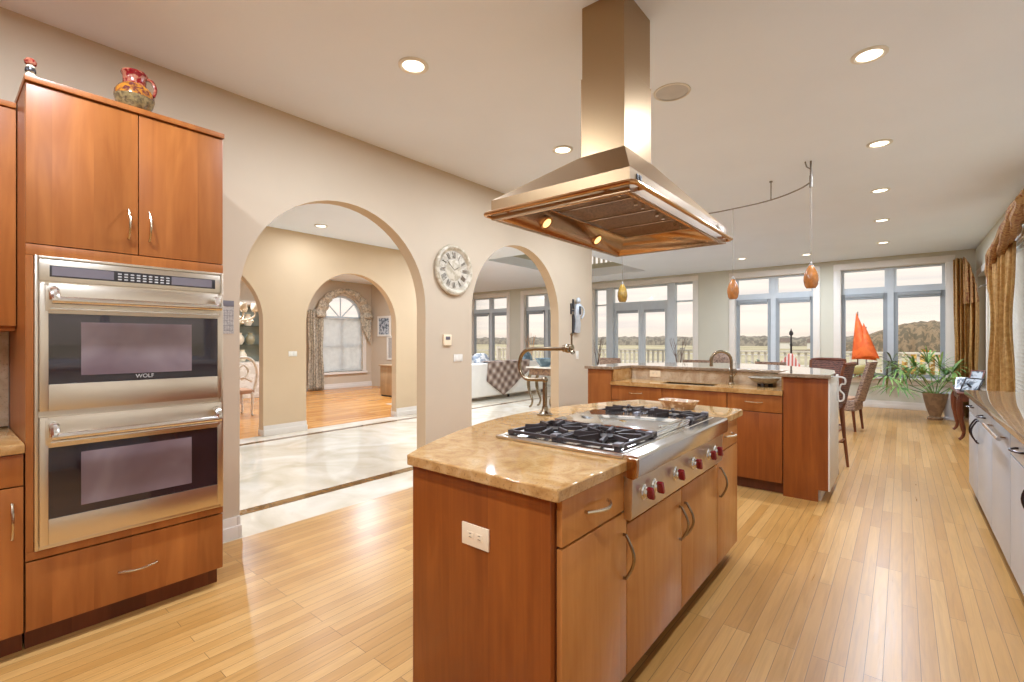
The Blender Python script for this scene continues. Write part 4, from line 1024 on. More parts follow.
mb = MB(); mb.lathe([(0, .025), (.05, .027), (.10, .045), (.135, .078), (.142, .088), (.132, .09), (.09, .06), (0, .05)], (-1.02, 5.06, .9145), 28); mb.build('basin', M['stonebowl'], bo)
for k in range(3):
    an = 2*PI*k/3+.5; mb = MB(); mb.lathe([(0, 0), (.02, 0), (.022, .02), (.016, .034), (0, .034)], (-1.02+.055*math.cos(an), 5.06+.055*math.sin(an), .9145), 12); mb.build('foot', M['blacklac'], bo)

# ---------------------------------------------------------------- pendant rail
ZR = 2.85
rl = thing('light_rail', (-1.5, 5.7, ZR), 'thin curved metal ceiling rail carrying the pendant lamps', 'light rail')
rp_ = catmull([(-.665, 5.269, ZR), (-.80, 5.46, ZR), (-1.079, 5.673, ZR), (-1.464, 5.778, ZR), (-1.9, 5.79, ZR), (-2.728, 5.536, ZR)], 8)
mb = MB(); mb.tube(rp_, .007, 8); mb.build('rail', M['cable'], rl)
for (x, y) in ((-1.079, 5.673), (-2.1, 5.75)):
    mb = MB(); mb.cyl((x, y, ZR), (x, y, ZC-.001), .006, n=8); mb.lathe([(0, 0), (.016, 0), (.016, .012), (0, .012)], (x, y, ZC-.013), 12); mb.build('standoff', M['cable'], rl)
mb = MB(); mb.cyl((-.665, 5.269, ZR-.02), (-.665, 5.269, ZC-.001), .009, n=8); mb.cyl((-.665, 5.269, ZR-.05), (-.665, 5.269, ZR+.06), .014, n=10); mb.tube([(-.665, 5.269, ZC-.08), (-.70, 5.26, ZC-.05), (-.71, 5.25, ZC-.004)], .006, 8); mb.build('power_feed', M['cable'], rl)
for (x, y, zt_, zb_, mm, lb) in ((-.665, 5.269, 2.067, 1.850, 'amber', 'amber glass teardrop pendant lamp at the right end of the curved rail'), (-1.481, 5.764, 2.052, 1.825, 'amber', 'amber glass teardrop pendant lamp above the sink faucet'), (-2.728, 5.536, 2.068, 1.842, 'ambergreen', 'olive amber pendant lamp hanging beside the white pillar under the hood')):
    t = thing('pendant_lamp', (x, y, zb_), lb, 'pendant lamp', 'pendant lamps')
    h = zt_-zb_
    mb = MB(); mb.cyl((x, y, zt_-.02), (x, y, ZR-.008), .0028, n=6); mb.build('cord', M['cable'], t)
    mb = MB(); mb.lathe([(.040, 0), (.052, h*.10), (.062, h*.32), (.060, h*.52), (.046, h*.74), (.026, h*.92), (.014, h), (.010, h), (.022, h*.90), (.042, h*.72), (.056, h*.50), (.058, h*.32), (.048, h*.1), (.036, .002)], (x, y, zb_), 24); mb.build('lamp_shade', M[mm], t)
    mb = MB(); mb.lathe([(0, 0), (.018, 0), (.016, .02), (.006, .035), (0, .035)], (x, y, zt_-.006), 12); mb.build('lamp_cap', M['cable'], t)
    mb = MB(); mb.ball((x, y, zb_+h*.35), .018); mb.build('bulb', M['hoodlamp'], t)
# ceiling speaker
sp_ = thing('ceiling_speaker', (-1.216, 3.213, ZC), 'round grey speaker grille in the ceiling right of the hood chimney', 'speaker')
mb = MB(); mb.lathe([(0, -.005), (.10, -.005), (.106, -.003), (.106, -.001), (0, -.001)], (-1.216, 3.213, ZC), 32); mb.build('grille', M['speaker'], sp_)
mb = MB(); mb.lathe([(.107, -.001), (.122, -.001), (.120, -.006), (.107, -.007)], (-1.216, 3.213, ZC), 32); mb.build('rim', M['platewhite'], sp_)

# ---------------------------------------------------------------- white counter along the right wall
XC = .46
def white_unit(name, y0, y1, label, parts):
    t = thing(name, (.75, (y0+y1)/2, 0), label, 'cabinet')
    mb = MB(); mb.box(XC+.022, XR-.004, y0+.001, y1-.001, .10, .872); mb.build('carcass', M['whitecab'], t)
    mb = MB(); mb.box(XC+.075, XR-.004, y0+.001, y1-.001, 0, .10); mb.build('toe_kick', M['cherrydark'], t)
    for (kind, a, b, z0, z1, hy) in parts:
        mb = MB(); mb.box(XC, XC+.02, a+.002, b-.002, z0, z1, .002); d = mb.build(kind, M['whitecab'], t)
        mb = MB()
        if kind == 'drawer': pull(mb, (XC, hy-.07, (z0+z1)/2), (XC, hy+.07, (z0+z1)/2), (-1, 0, 0), .006, .03)
        else: pull(mb, (XC, hy, .56), (XC, hy, .73), (-1, 0, 0), .006, .034)
        mb.build('handle', M['blackhandle'], d)
    return t
white_unit('counter_cabinet', 5.196, 5.84, 'far end white base cabinet of the right counter beside the desk', [('drawer', 5.196, 5.84, .735, .868, 5.52), ('door', 5.196, 5.84, .104, .728, 5.25)])
white_unit('counter_cabinet', 4.446, 5.192, 'white base cabinet of the right counter, second from the desk', [('drawer', 4.446, 5.192, .735, .868, 4.82), ('door', 4.446, 5.192, .104, .728, 5.14)])
dw = thing('dishwasher', (.75, 4.1, 0), 'white panelled dishwasher with a long chrome bar handle in the right counter', 'dishwasher')
mb = MB(); mb.box(XC+.022, XR-.004, 3.753, 4.441, .10, .872); mb.build('body', M['whitecab'], dw)
mb = MB(); mb.box(XC+.075, XR-.004, 3.753, 4.441, 0, .10); mb.build('toe_kick', M['cherrydark'], dw)
mb = MB(); mb.box(XC, XC+.02, 3.755, 4.44, .104, .868, .002); d = mb.build('door_panel', M['whitecab'], dw)
mb = MB(); mb.cyl((XC-.04, 3.80, .80), (XC-.04, 4.40, .80), .012, n=12)
for yy in (3.84, 4.36): mb.cyl((XC, yy, .80), (XC-.04, yy, .80), .009, n=10)
mb.build('bar_handle', M['chrome'], d)
white_unit('counter_cabinet', 3.0, 3.749, 'white base cabinet at the right edge of the picture, next to the dishwasher', [('drawer', 3.0, 3.749, .735, .868, 3.45), ('door', 3.0, 3.749, .104, .728, 3.09)])
white_unit('counter_cabinet', 2.0, 2.996, 'white base cabinet of the right counter just outside the right edge of the picture', [('drawer', 2.0, 2.996, .735, .868, 2.5), ('door', 2.0, 2.996, .104, .728, 2.9)])
white_unit('counter_cabinet', 1.0, 1.996, 'white base cabinet at the camera end of the right counter', [('drawer', 1.0, 1.996, .735, .868, 1.5), ('door', 1.0, 1.996, .104, .728, 1.9)])
mb = MB(); mb.box(.43, XR-.002, .98, 5.875, .874, .914, .004); tag(mb.build('granite_counter', M['granitedark']), 'long polished brown granite counter along the right wall', 'worktop')

# ---------------------------------------------------------------- on the left wall
XL = -3.55
ck = thing('wall_clock', (XL, 3.385, 2.07), 'large round distressed ivory wall clock between the two arches', 'clock')
MX = Matrix.Rotation(PI/2, 4, 'Y')
cc = (XL+.001, 3.385, 2.07)
mb = MB(); mb.lathe([(.195, .0), (.245, .0), (.258, .018), (.252, .036), (.232, .044), (.214, .036), (.205, .024), (.197, .02)], cc, 48, MX); mb.build('frame', M['clockrim'], ck)
mb = MB(); mb.lathe([(0, .002), (.198, .002), (.198, .016), (0, .016)], cc, 40, MX); mb.build('dial', M['clockface'], ck)
mb = MB(); mb.lathe([(.0, .0165), (.105, .0165), (.108, .019), (.10, .021), (0, .020)], cc, 36, MX); mb.build('dial_center', M['clockrim'], ck)
ROM = ['XII', 'I', 'II', 'III', 'IIII', 'V', 'VI', 'VII', 'VIII', 'IX', 'X', 'XI']
for k, s_ in enumerate(ROM):
    an = -2*PI*k/12; mb = MB()
    def stroke(u0, v0, u1, v1, w):
        # dial plane: u to the viewer's right (+Y), v up; rotate by an
        def T(u, v): return Vector((XL+.0195, 3.385+u*math.cos(an)-v*math.sin(an), 2.07+u*math.sin(an)+v*math.cos(an)))
        p0, p1 = T(u0, v0), T(u1, v1); mb.tube([p0, p1], w, 4)
    wd = {'I': .012, 'V': .026, 'X': .026}; tot = sum(wd[c] for c in s_); u = -tot/2
    for c in s_:
        w_ = wd[c]; m_ = u+w_/2
        if c == 'I': stroke(m_, .122, m_, .182, .0035)
        elif c == 'V': stroke(u+.003, .182, m_, .122, .0035); stroke(u+w_-.003, .182, m_, .122, .002)
        else: stroke(u+.003, .182, u+w_-.003, .122, .0035); stroke(u+w_-.003, .182, u+.003, .122, .002)
        u += w_
    mb.build('numeral', M['numeral'], ck)
for nm, ln, an, w in (('hour_hand', .085, R(-62), .006), ('minute_hand', .135, R(48), .004)):
    mb = MB(); mb.tube([(XL+.026, 3.385, 2.07), (XL+.026, 3.385-ln*.6*math.sin(an), 2.07+ln*.6*math.cos(an)), (XL+.026, 3.385-ln*math.sin(an), 2.07+ln*math.cos(an))], [w*.6, w, w*.2], 6, flat=.5); mb.build(nm, M['numeral'], ck)
th = thing('thermostat', (XL, 3.30, 1.36), 'small square ivory thermostat on the pier below the wall clock', 'thermostat')
mb = MB(); mb.box(XL, XL+.022, 3.30-.052, 3.30+.052, 1.36-.055, 1.36+.055, .005); mb.build('cover', M['plate'], th)
mb = MB(); mb.box(XL+.022, XL+.024, 3.30-.03, 3.30+.03, 1.362, 1.395, .0008); mb.build('display', M['display'], th)
outlet('light_switch', (XL, 3.46, 1.175), 'x+', 'white double light switch on the pier beside the second arch', True, 'platewhite', True)
outlet('light_switch', (XL, 5.79, 1.152), 'x+', 'white light switch on the white pillar below the silver figure', False, 'platewhite', True)
outlet('light_switch', (-7.0, 3.42, 1.16), 'x+', 'white double light switch on the tan hall wall between its two arches', True, 'platewhite', True)
# calendar on the pier next to the ovens
ca = thing('wall_calendar', (XL, 1.27, 1.50), 'small grey hanging calendar on the pier beside the ovens', 'calendar')
mb = MB(); mb.box(XL+.001, XL+.004, 1.225, 1.325, 1.40, 1.585); mb.build('sheet', M['calpaper'], ca)
mb = MB(); mb.box(XL+.004, XL+.006, 1.225, 1.325, 1.585, 1.625, .0005); mb.build('header', M['calhead'], ca)
mb = MB()
for j in range(5): mb.box(XL+.004, XL+.0046, 1.23, 1.32, 1.42+j*.034, 1.422+j*.034)
for j in range(6): mb.box(XL+.004, XL+.0046, 1.234+j*.016, 1.2355+j*.016, 1.42, 1.556)
mb.build('date_grid', M['calhead'], ca)
# silver wall figure on the pillar
fg = thing('wall_sculpture', (XL, 5.76, 1.55), 'silver and black abstract figure sculpture mounted on the white pillar', 'sculpture')
mb = MB(); mb.prism([(5.68, 1.47), (5.74, 1.46), (5.80, 1.47), (5.81, 1.60), (5.79, 1.70), (5.83, 1.72), (5.83, 1.86), (5.78, 1.88), (5.70, 1.86), (5.68, 1.74), (5.70, 1.62)], 'x', XL+.02, XL+.05, .004); mb.build('figure_body', M['silver'], fg)
mb = MB(); mb.ball((XL+.045, 5.755, 1.915), .042, .6, 1, 1.1); mb.build('figure_head', M['silver'], fg)
mb = MB(); mb.box(XL, XL+.018, 5.655, 5.70, 1.46, 1.72).box(XL, XL+.02, 5.61, 5.63, 1.72, 1.87, .003).box(XL, XL+.02, 5.66, 5.69, 1.80, 1.93, .003).box(XL+.05, XL+.062, 5.77, 5.80, 1.72, 1.84, .003).box(XL, XL+.02, 5.635, 5.70, 1.76, 1.78); mb.build('black_inlay', M['blackplastic'], fg)
mb = MB(); mb.tube(catmull([(XL+.05, 5.83, 1.84), (XL+.06, 5.87, 1.79), (XL+.06, 5.87, 1.72), (XL+.05, 5.83, 1.67)], 5), .014, 8); mb.build('figure_arm', M['silver'], fg)

# ---------------------------------------------------------------- bar stools and dining set
def slat_back(mb, w, h0, h1, lean, y0, curve=.03, th=.02):
    """a curved backrest: w wide, from z=h0 to h1, leaning back by lean; front faces +y"""
    nu, nv = 10, 8
    def fn(off):
        def f(u, v):
            x = (u-.5)*w*(1-.06*v); c = curve*(1-4*(u-.5)**2)
            return (x, y0-lean*v-c+off, h0+(h1-h0)*v)
        return f
    A = fn(0); B = fn(-th)
    ga = [[mb.bm.verts.new(A(i/nu, j/nv)) for j in range(nv+1)] for i in range(nu+1)]
    gb = [[mb.bm.verts.new(B(i/nu, j/nv)) for j in range(nv+1)] for i in range(nu+1)]
    for g, fl in ((ga, 0), (gb, 1)):
        for i in range(nu):
            for j in range(nv):
                q = (g[i][j], g[i+1][j], g[i+1][j+1], g[i][j+1]); mb.bm.faces.new(q if not fl else q[::-1])
    bd = [(i, 0) for i in range(nu)]+[(nu, j) for j in range(nv)]+[(i, nv) for i in range(nu, 0, -1)]+[(0, j) for j in range(nv, 0, -1)]
    for (a, b) in zip(bd, bd[1:]+bd[:1]):
        mb.bm.faces.new((ga[a[0]][a[1]], gb[a[0]][a[1]], gb[b[0]][b[1]], ga[b[0]][b[1]]))
def make_stool(x, y, rz, label, group=None):
    t = thing('bar_stool', (0, 0, 0), label, 'bar stool', group)
    mb = MB(); mb.box(-.21, .21, -.19, .19, .635, .685, .018, 3); mb.build('seat', M['rattan'], t)
    mb = MB(); slat_back(mb, .40, .70, 1.10, .08, -.19); mb.build('backrest', M['rattan'], t)
    mb = MB(); mb.tube(catmull([(-.19, -.285, 1.105), (-.1, -.31, 1.115), (.1, -.31, 1.115), (.19, -.285, 1.105)], 4), .020, 10); mb.build('top_rail', M['darkwood'], t)
    for sx in (-1, 1):
        mb = MB(); mb.tube([(sx*.175, .155, .64), (sx*.205, .19, .0)], [.02, .014], 8); mb.build('leg', M['stoolwood'], t)
        mb = MB(); mb.tube([(sx*.19, -.275, 1.10), (sx*.185, -.20, .70), (sx*.18, -.17, .60), (sx*.205, -.225, .0)], [.015, .018, .02, .014], 8); mb.build('leg', M['stoolwood'], t)
    mb = MB()
    for sx in (-1, 1): mb.cyl((sx*.193, .173, .26), (sx*.195, -.198, .26), .010, n=8)
    mb.cyl((-.193, .175, .22), (.193, .175, .22), .010, n=8); mb.cyl((-.19, -.198, .3), (.19, -.198, .3), .010, n=8); mb.build('stretcher', M['stoolwood'], t)
    t.location = (x, y, 0); t.rotation_euler = (0, 0, rz); return t
stl = make_stool(-.70, 6.06, R(82), 'dark rattan bar stool tucked sideways at the right end of the bar', 'bar stools')
copy_tree(stl, (-.78, 7.05, 0), R(172), 'dark rattan bar stool with low back behind the right side of the bar')
def make_dining(name, x, y, rz, label, mat='wicker', arms=False):
    t = thing(name, (0, 0, 0), label, 'chair', 'wicker dining chairs')
    mb = MB(); mb.box(-.23, .23, -.22, .24, .30, .46, .025, 3); mb.build('seat', M[mat], t)
    mb = MB(); slat_back(mb, .44, .44, 1.04, .16, -.20, .035, .045); mb.build('backrest', M[mat], t)
    mb = MB(); mb.box(-.20, .20, -.17, .21, .46, .495, .015, 3); mb.build('seat_pad', M['seatfab'] if not arms else M[mat], t)
    for sx in (-1, 1):
        for sy in (-1, 1):
            mb = MB(); mb.tube([(sx*.195, sy*.19, .31), (sx*.20, sy*.20-.02*(sy < 0), 0)], [.022, .016], 8); mb.build('leg', M['darkwood'], t)
    if arms:
        for sx in (-1, 1):
            mb = MB(); mb.tube(catmull([(sx*.235, -.25, .56), (sx*.25, 0, .545), (sx*.25, .2, .53), (sx*.25, .26, .50)], 5), .014, 8); mb.build('arm_rail', M['blacklac'], t)
    t.location = (x, y, 0); t.rotation_euler = (0, 0, rz); return t
dc = make_dining('dining_chair', -4.17, 8.32, R(0), 'wicker dining chair in front of the terrace door, leftmost of those behind the bar')
copy_tree(dc, (-2.63, 8.32, 0), R(3), 'wicker dining chair whose back shows left of the sink faucet')
copy_tree(dc, (-1.50, 8.32, 0), R(-3), 'wicker dining chair whose back shows beside the striped flag')
hc = make_dining('dining_chair', -.72, 8.95, R(80), 'tall wicker dining chair turned sideways at the head of the table, beside the orange sails', 'wicker', False)
tb = thing('dining_table', (-2.6, 9.05, 0), 'long glass topped dining table behind the bar', 'table')
mb = MB(); mb.box(-4.7, -1.12, 8.62, 9.62, .735, .755, .006); mb.build('glass_top', M['glasstop'], tb)
for x in (-4.0, -1.8):
    mb = MB(); mb.lathe([(0, 0), (.30, 0), (.30, .04), (.14, .10), (.10, .36), (.16, .62), (.28, .70), (.28, .734), (0, .734)], (x, 9.12, 0), 24); mb.build('pedestal', M['wicker'], tb)
# things on the dining table
fl = thing('striped_flag', (-1.38, 8.78, .756), 'small red and white striped flag draped round a black post on the dining table', 'flag')
mb = MB(); mb.lathe([(0, 0), (.07, 0), (.07, .015), (.016, .03), (.014, .5), (.022, .53), (.014, .56), (.013, .68), (.03, .70), (.03, .73), (.012, .76), (0, .80)], (-1.38, 8.78, .756), 14); mb.build('post', M['blacklac'], fl)
mb = MB()
mb.grid(lambda u, v: (-1.38+(.02+.22*(1-v)**.9)*math.cos(PI*(.15+u*1.5))*(1+.18*math.sin(u*26)), 8.78-.02-(.02+.10*(1-v))*math.sin(PI*(.05+u*.95))*(1+.2*math.sin(u*26)), .79+v*.36), 30, 10)
mb.build('cloth', M['flag'], fl, solid=.004)
pl = thing('leafy_plant', (-1.86, 8.95, .756), 'small palm sprig in a pot on the dining table before the back window', 'plant')
mb = MB(); mb.lathe([(0, 0), (.06, 0), (.085, .10), (.09, .13), (.08, .13), (.07, .10), (0, .10)], (-1.86, 8.95, .756), 18); mb.build('pot', M['pot'], pl)
def blade(mb, p0, d, ln, w, droop, n=6, up=Vector((0, 0, 1))):
    d = Vector(d).normalized(); s_ = d.cross(up)
    if s_.length < .05: s_ = Vector((1, 0, 0))
    s_.normalize(); prev = None
    for i in range(n+1):
        t = i/n; c = Vector(p0)+d*ln*t-Vector((0, 0, 1))*droop*ln*t*t; ww = w*max(.04, math.sin(PI*(.12+.86*t)))
        a = mb.bm.verts.new(c-s_*ww+Vector((0, 0, .25*ww))); m_ = mb.bm.verts.new(c); b = mb.bm.verts.new(c+s_*ww+Vector((0, 0, .25*ww)))
        if prev:
            mb.bm.faces.new((prev[0], prev[1], m_, a)); mb.bm.faces.new((prev[1], prev[2], b, m_))
        prev = (a, m_, b)
for k, (dx, dy, dz, ln) in enumerate(((-.7, -.1, 1.0, .46), (.5, -.2, 1.1, .34), (-.25, .2, 1.3, .40), (.8, .1, .7, .30), (-.9, .1, .5, .3))):
    mb = MB(); blade(mb, (-1.86, 8.95, .85), (dx, dy, dz), ln, .030, .5); mb.build('leaf', M['leafdark'], pl)
wb = thing('wicker_ball', (-2.50, 8.85, .756), 'brown woven orb on white crossed feet on the dining table, behind the faucet', 'ornament')
mb = MB(); mb.ball((-2.50, 8.85, .99), .17, n=24); mb.build('orb', M['wicker'], wb)
for s_ in (-1, 1):
    mb = MB(); mb.tube([(-2.50-s_*.19, 8.85+s_*.02, .775), (-2.50+s_*.19, 8.85+s_*.02, .93)], .016, 8); mb.build('crossed_foot', M['trim'], wb)

# window sill of the right back window
bt2 = thing('sailboat_model', (-.56, 12.0, .62), 'model sailboat with orange sails and an olive hull on the window sill', 'model boat')
def sail(mb, pts, bulge):
    nu, nv = 12, 14
    A, B, Cp = [Vector(p) for p in pts]   # A foot at mast, B clew, Cp head
    mb.grid(lambda u, v: tuple((A.lerp(B, u)).lerp(Cp, v)+Vector((0, -bulge*math.sin(PI*u)*math.sin(PI*min(1, v+.12))*(1-v*.5), .02*math.sin(PI*u)*(1-v)))), nu, nv)
mb = MB(); mb.cyl((-.70, 12.02, .72), (-.70, 12.02, 1.95), .012, r2=.008, n=10); mb.build('mast', M['darkwood'], bt2)
mb = MB(); mb.cyl((-.56, 11.98, .75), (-.56, 11.98, 1.64), .009, r2=.006, n=10); mb.build('rear_mast', M['darkwood'], bt2)
mb = MB(); sail(mb, ((-.80, 11.97, .97), (-.38, 11.90, .96), (-.725, 12.0, 1.94)), .12); mb.build('main_sail', M['orange'], bt2, solid=.006)
mb = MB(); sail(mb, ((-.74, 11.93, .98), (-.34, 11.86, 1.0), (-.60, 11.95, 1.72)), .10); mb.build('rear_sail', M['orange'], bt2, solid=.006)
mb = MB()
def hull(u, v):
    a_ = PI*v; x = -.86+u*.34; w = .115*math.sin(PI*(.08+u*.84))**.7; d_ = .20*math.sin(PI*(.10+u*.80))**.6
    return (x, 11.98+w*math.cos(a_)*-1, .86-d_*math.sin(a_)+.02*(2*u-1)**2)
mb.grid(hull, 18, 12); mb.build('hull', M['hull'], bt2, solid=.012)
mb = MB(); mb.prism([(-.82, .86)]+[(-.56, .86)]+[(-.56, .85), (-.82, .85)], 'y', 11.90, 12.06); mb.build('deck', M['hull'], bt2)
mb = MB()
for x in (-.74, -.66): mb.box(x-.012, x+.012, 11.92, 12.04, .621, .68, .003)
mb.box(-.75, -.65, 11.92, 12.04, .621, .63)
mb.build('stand', M['darkwood'], bt2)
cs = thing('candle_stand', (-.445, 12.0, .62), 'black turned candle stand on the sill beside the sailboat', 'candle holder')
mb = MB(); mb.lathe([(0, 0), (.055, 0), (.055, .012), (.02, .03), (.016, .07), (.036, .10), (.016, .13), (.014, .17), (.05, .20), (.055, .22), (0, .22)], (-.445, 11.99, .6215), 18)
mb.build('stem', M['blacklac'], cs)
mb = MB(); mb.lathe([(0, 0), (.030, 0), (.030, .09), (0, .095)], (-.445, 11.99, .842), 16); mb.build('candle', M['hull'], cs)
vs = thing('glass_vase', (-.15, 12.0, .62), 'clear glass vase with an arching palm sprig on the window sill', 'vase')
mb = MB(); mb.lathe([(0, 0), (.08, 0), (.10, .05), (.095, .22), (.07, .30), (.085, .34), (.08, .34), (.064, .30), (.088, .22), (.09, .05), (0, .02)], (-.15, 12.0, .6215), 24); mb.build('vessel', M['clear'], vs)
for (dx, dy, dz, ln) in ((-.9, -.1, .75, .55), (.9, -.1, .8, .52), (-.3, -.2, 1.2, .5), (.35, .1, 1.2, .45)):
    mb = MB(); mb.tube([(-.15, 12.0, .66), (-.15+dx*.02, 12.0, .95)], .006, 6); blade(mb, (-.15+dx*.02, 12.0, .95), (dx, dy, dz), ln, .035, .65); mb.build('sprig', M['leafdark'], vs)

# potted palm in the corner
pp = thing('potted_palm', (.44, 10.95, 0), 'green fan palm in a brown urn on the floor before the right back window', 'potted plant')
mb = MB(); mb.lathe([(0, 0), (.10, 0), (.11, .03), (.075, .06), (.085, .09), (.125, .22), (.155, .36), (.168, .44), (.172, .46), (.155, .46), (.147, .40), (0, .40)], (.44, 10.95, 0), 30); mb.build('urn', M['pot'], pp)
mb = MB(); mb.lathe([(0, .405), (.146, .405), (.146, .415), (0, .425)], (.44, 10.95, 0), 20); mb.build('soil', M['soil'], pp)
rnd = random.Random(3)
FR = [(-1.0, -.35, .62, .95), (-.85, .05, .95, .85), (-.55, -.3, 1.2, .80), (-.2, .15, 1.5, .80), (.15, -.25, 1.4, .72), (.5, .1, 1.1, .66), (.75, -.3, .75, .60), (-.6, .35, .8, .75), (-.3, -.6, .8, .72), (.3, -.7, .7, .6), (.35, .5, 1.0, .6), (-1.0, -.6, .42, .75)]
for k, (dx, dy, dz, ln) in enumerate(FR):
    mb = MB(); d = Vector((dx, dy, dz)).normalized(); p0 = Vector((.44+dx*.03, 10.95+dy*.03, .41)); L0 = ln*.78
    stem = [p0+d*L0*t-Vector((0, 0, .10*L0*t*t)) for t in (0, .25, .5, .75, 1)]
    mb.tube(stem, [.009, .008, .007, .006, .005], 6); tip = stem[-1]; dd = (stem[-1]-stem[-2]).normalized()
    side = dd.cross(Vector((0, 0, 1))).normalized(); upv = side.cross(dd)
    for j in range(15):
        an = R(-105+15*j); dirv = dd*math.cos(an)+side*math.sin(an)+upv*.12
        blade(mb, tip, dirv, ln*(.74-.12*abs(j-7)/7)*rnd.uniform(.9, 1.08), .017, .38+.25*rnd.random(), 5)
    mb.build('frond', M['leaf'], pp)
pw = thing('white_urn', (.66, 11.10, 0), 'white glazed urn planter on the floor right behind the palm', 'planter')
mb = MB(); mb.lathe([(0, 0), (.10, 0), (.11, .03), (.09, .06), (.13, .22), (.15, .38), (.16, .46), (.145, .46), (.13, .40), (0, .39)], (.66, 11.10, 0), 26)
mb.build('urn', M['potwhite'], pw)

# desk with cabriole legs
dk = thing('side_table', (.80, 9.3, 0), 'mahogany side table with cabriole legs beside the right counter', 'table')
mb = MB(); mb.box(.575, .865, 8.80, 9.95, .625, .65, .006); mb.build('table_top', M['darkwood'], dk)
mb = MB(); mb.box(.605, .845, 8.85, 9.90, .53, .624, .004); mb.build('apron', M['darkwood'], dk)
for (x, y, s_) in ((.63, 8.89, -1), (.63, 9.86, -1), (.82, 8.89, 1), (.82, 9.86, 1)):
    mb = MB(); mb.tube(catmull([(x, y, .60), (x+s_*.022, y, .50), (x+s_*.01, y, .30), (x-s_*.018, y, .12), (x+s_*.0, y, .04), (x+s_*.03, y, .012)], 5), [.034]*5+[.036]*5+[.028]*5+[.020]*5+[.018]*5+[.022], 10); mb.build('leg', M['darkwood'], dk)
def frame(name, c, w, h, rz, lean, label, cat='picture frame', pm='photo', fm='blacklac'):
    t = thing(name, c, label, cat)
    Mt = Matrix.Translation(c) @ Matrix.Rotation(rz, 4, 'Z') @ Matrix.Rotation(lean, 4, 'X')
    mb = MB(); b = .018
    for (p, q, r_, s_) in ((-w/2, w/2, 0, b), (-w/2, w/2, h-b, h), (-w/2, -w/2+b, b, h-b), (w/2-b, w/2, b, h-b)): mb.box(p, q, -.008, .008, r_, s_, .002, M=Mt)
    mb.box(-w/2+b, w/2-b, .003, .008, b, h-b, M=Mt); mb.build('frame', M[fm], t)
    mb = MB(); mb.box(-w/2+b, w/2-b, -.004, .002, b, h-b, M=Mt); mb.build('picture', M[pm], t)
    mb = MB(); mb.box(-.015, .015, 0, .012, 0, h*.7, M=Matrix.Translation(Vector(c)+Vector((-math.sin(rz)*h*.42, math.cos(rz)*h*.42, .004))) @ Matrix.Rotation(rz, 4, 'Z') @ Matrix.Rotation(-lean+R(12), 4, 'X')); mb.build('strut', M[fm], t)
    return t
frame('photo_frame', (.70, 8.98, .654), .22, .22, R(-40), R(-32), 'tilted silver and black photo frame, nearest on the mahogany side table')
frame('photo_frame', (.66, 9.42, .654), .14, .20, R(-12), R(-35), 'grey tilted photo frame in the middle of the mahogany side table', fm='silver')
frame('photo_frame', (.76, 9.24, .654), .16, .32, R(-30), R(-28), 'tall dark photo frame at the back of the mahogany side table', fm='darkwood')
for i, (x, y, w, d_, z0, h, rz, mm, lb) in enumerate(((.71, 9.74, .20, .26, .651, .03, 5, 'photo', 'grey book lying under a cream one on the mahogany side table'), (.715, 9.74, .17, .23, .682, .04, -8, 'paper', 'cream book lying on top of the grey one on the mahogany side table'))):
    Mt = Matrix.Translation((x, y, z0)) @ Matrix.Rotation(R(rz), 4, 'Z'); t = thing('book', (x, y, z0), lb, 'book')
    mb = MB(); mb.box(-w/2, w/2, -d_/2, d_/2, 0, .004, M=Mt).box(-w/2, w/2, -d_/2, d_/2, h-.004, h, M=Mt).box(-w/2, -w/2+.004, -d_/2, d_/2, .004, h-.004, M=Mt); mb.build('cover', M[mm], t)
    mb = MB(); mb.box(-w/2+.004, w/2-.006, -d_/2+.005, d_/2-.005, .004, h-.004, M=Mt); mb.build('pages', M['paper'], t)

# ---------------------------------------------------------------- drapes and blinds
def drape(mb, path, z0, z1, amp, folds, waist=None, n=70, m=26, flare=0):
    """path(u)->(x,y,nx,ny); pleated sheet"""
    def f(u, v):
        w = 1.0
        if waist: zw, k = waist; w = 1-k*math.exp(-((z0+2.5*v-zw)/.45)**2)
        uu = .5+(u-.5)*w
        x, y, nx, ny = path(uu); o = amp*(math.sin(u*folds*2*PI)+.35*math.sin(u*folds*4.7*PI+1+3*v))*(1-.25*v)
        zt = z1(u) if callable(z1) else z1
        return (x+nx*o, y+ny*o, z0+(zt-z0)*v)
    mb.grid(f, n, m)
cu1 = thing('window_drape', (XR-.1, 11.5, .02), 'gold damask drape with a swag top hanging in the far right corner', 'curtain')
mb = MB(); drape(mb, lambda u: (.73+.25*u, 11.9-u*.95, .25, 1), .03, lambda u: 2.84-.85*u**3.2, .10, 5, (1.1, .10)); mb.build('drape_panel', M['drapegold'], cu1, solid=.006)
mb = MB(); drape(mb, lambda u: (.715+.255*(.42+.58*u), 11.74-(.42+.58*u)*.95, .2, 1), 1.98, lambda u: 2.86-.85*(.42+.58*u)**3.2, .05, 3, None); mb.build('swag', M['drapegold2'], cu1, solid=.008)
mb = MB(); mb.cyl((XR-.08, 10.4, 2.22), (XR-.08, 10.75, 2.22), .010, n=8); mb.cyl((XR-.002, 10.42, 2.22), (XR-.08, 10.42, 2.22), .010, n=8); mb.build('curtain_rod', M['cable'], cu1)
cu2 = thing('window_drape', (XR-.1, 8.2, .02), 'gold drape with a cascading brocade swag at the blinds of the right wall', 'curtain')
mb = MB(); drape(mb, lambda u: (.985-.125*u, 7.84+u*.62, .7, .6), .03, 2.5, .05, 5, (1.6, .35)); mb.build('drape_panel', M['drapegold'], cu2, solid=.006)
mb = MB(); core = catmull([(.92, 6.5, 2.68), (.92, 7.0, 2.66), (.92, 7.5, 2.58), (.90, 8.05, 2.47), (.88, 8.40, 2.32), (.87, 8.47, 2.15), (.87, 8.42, 1.93)], 8)
nn = len(core)
SW = .62
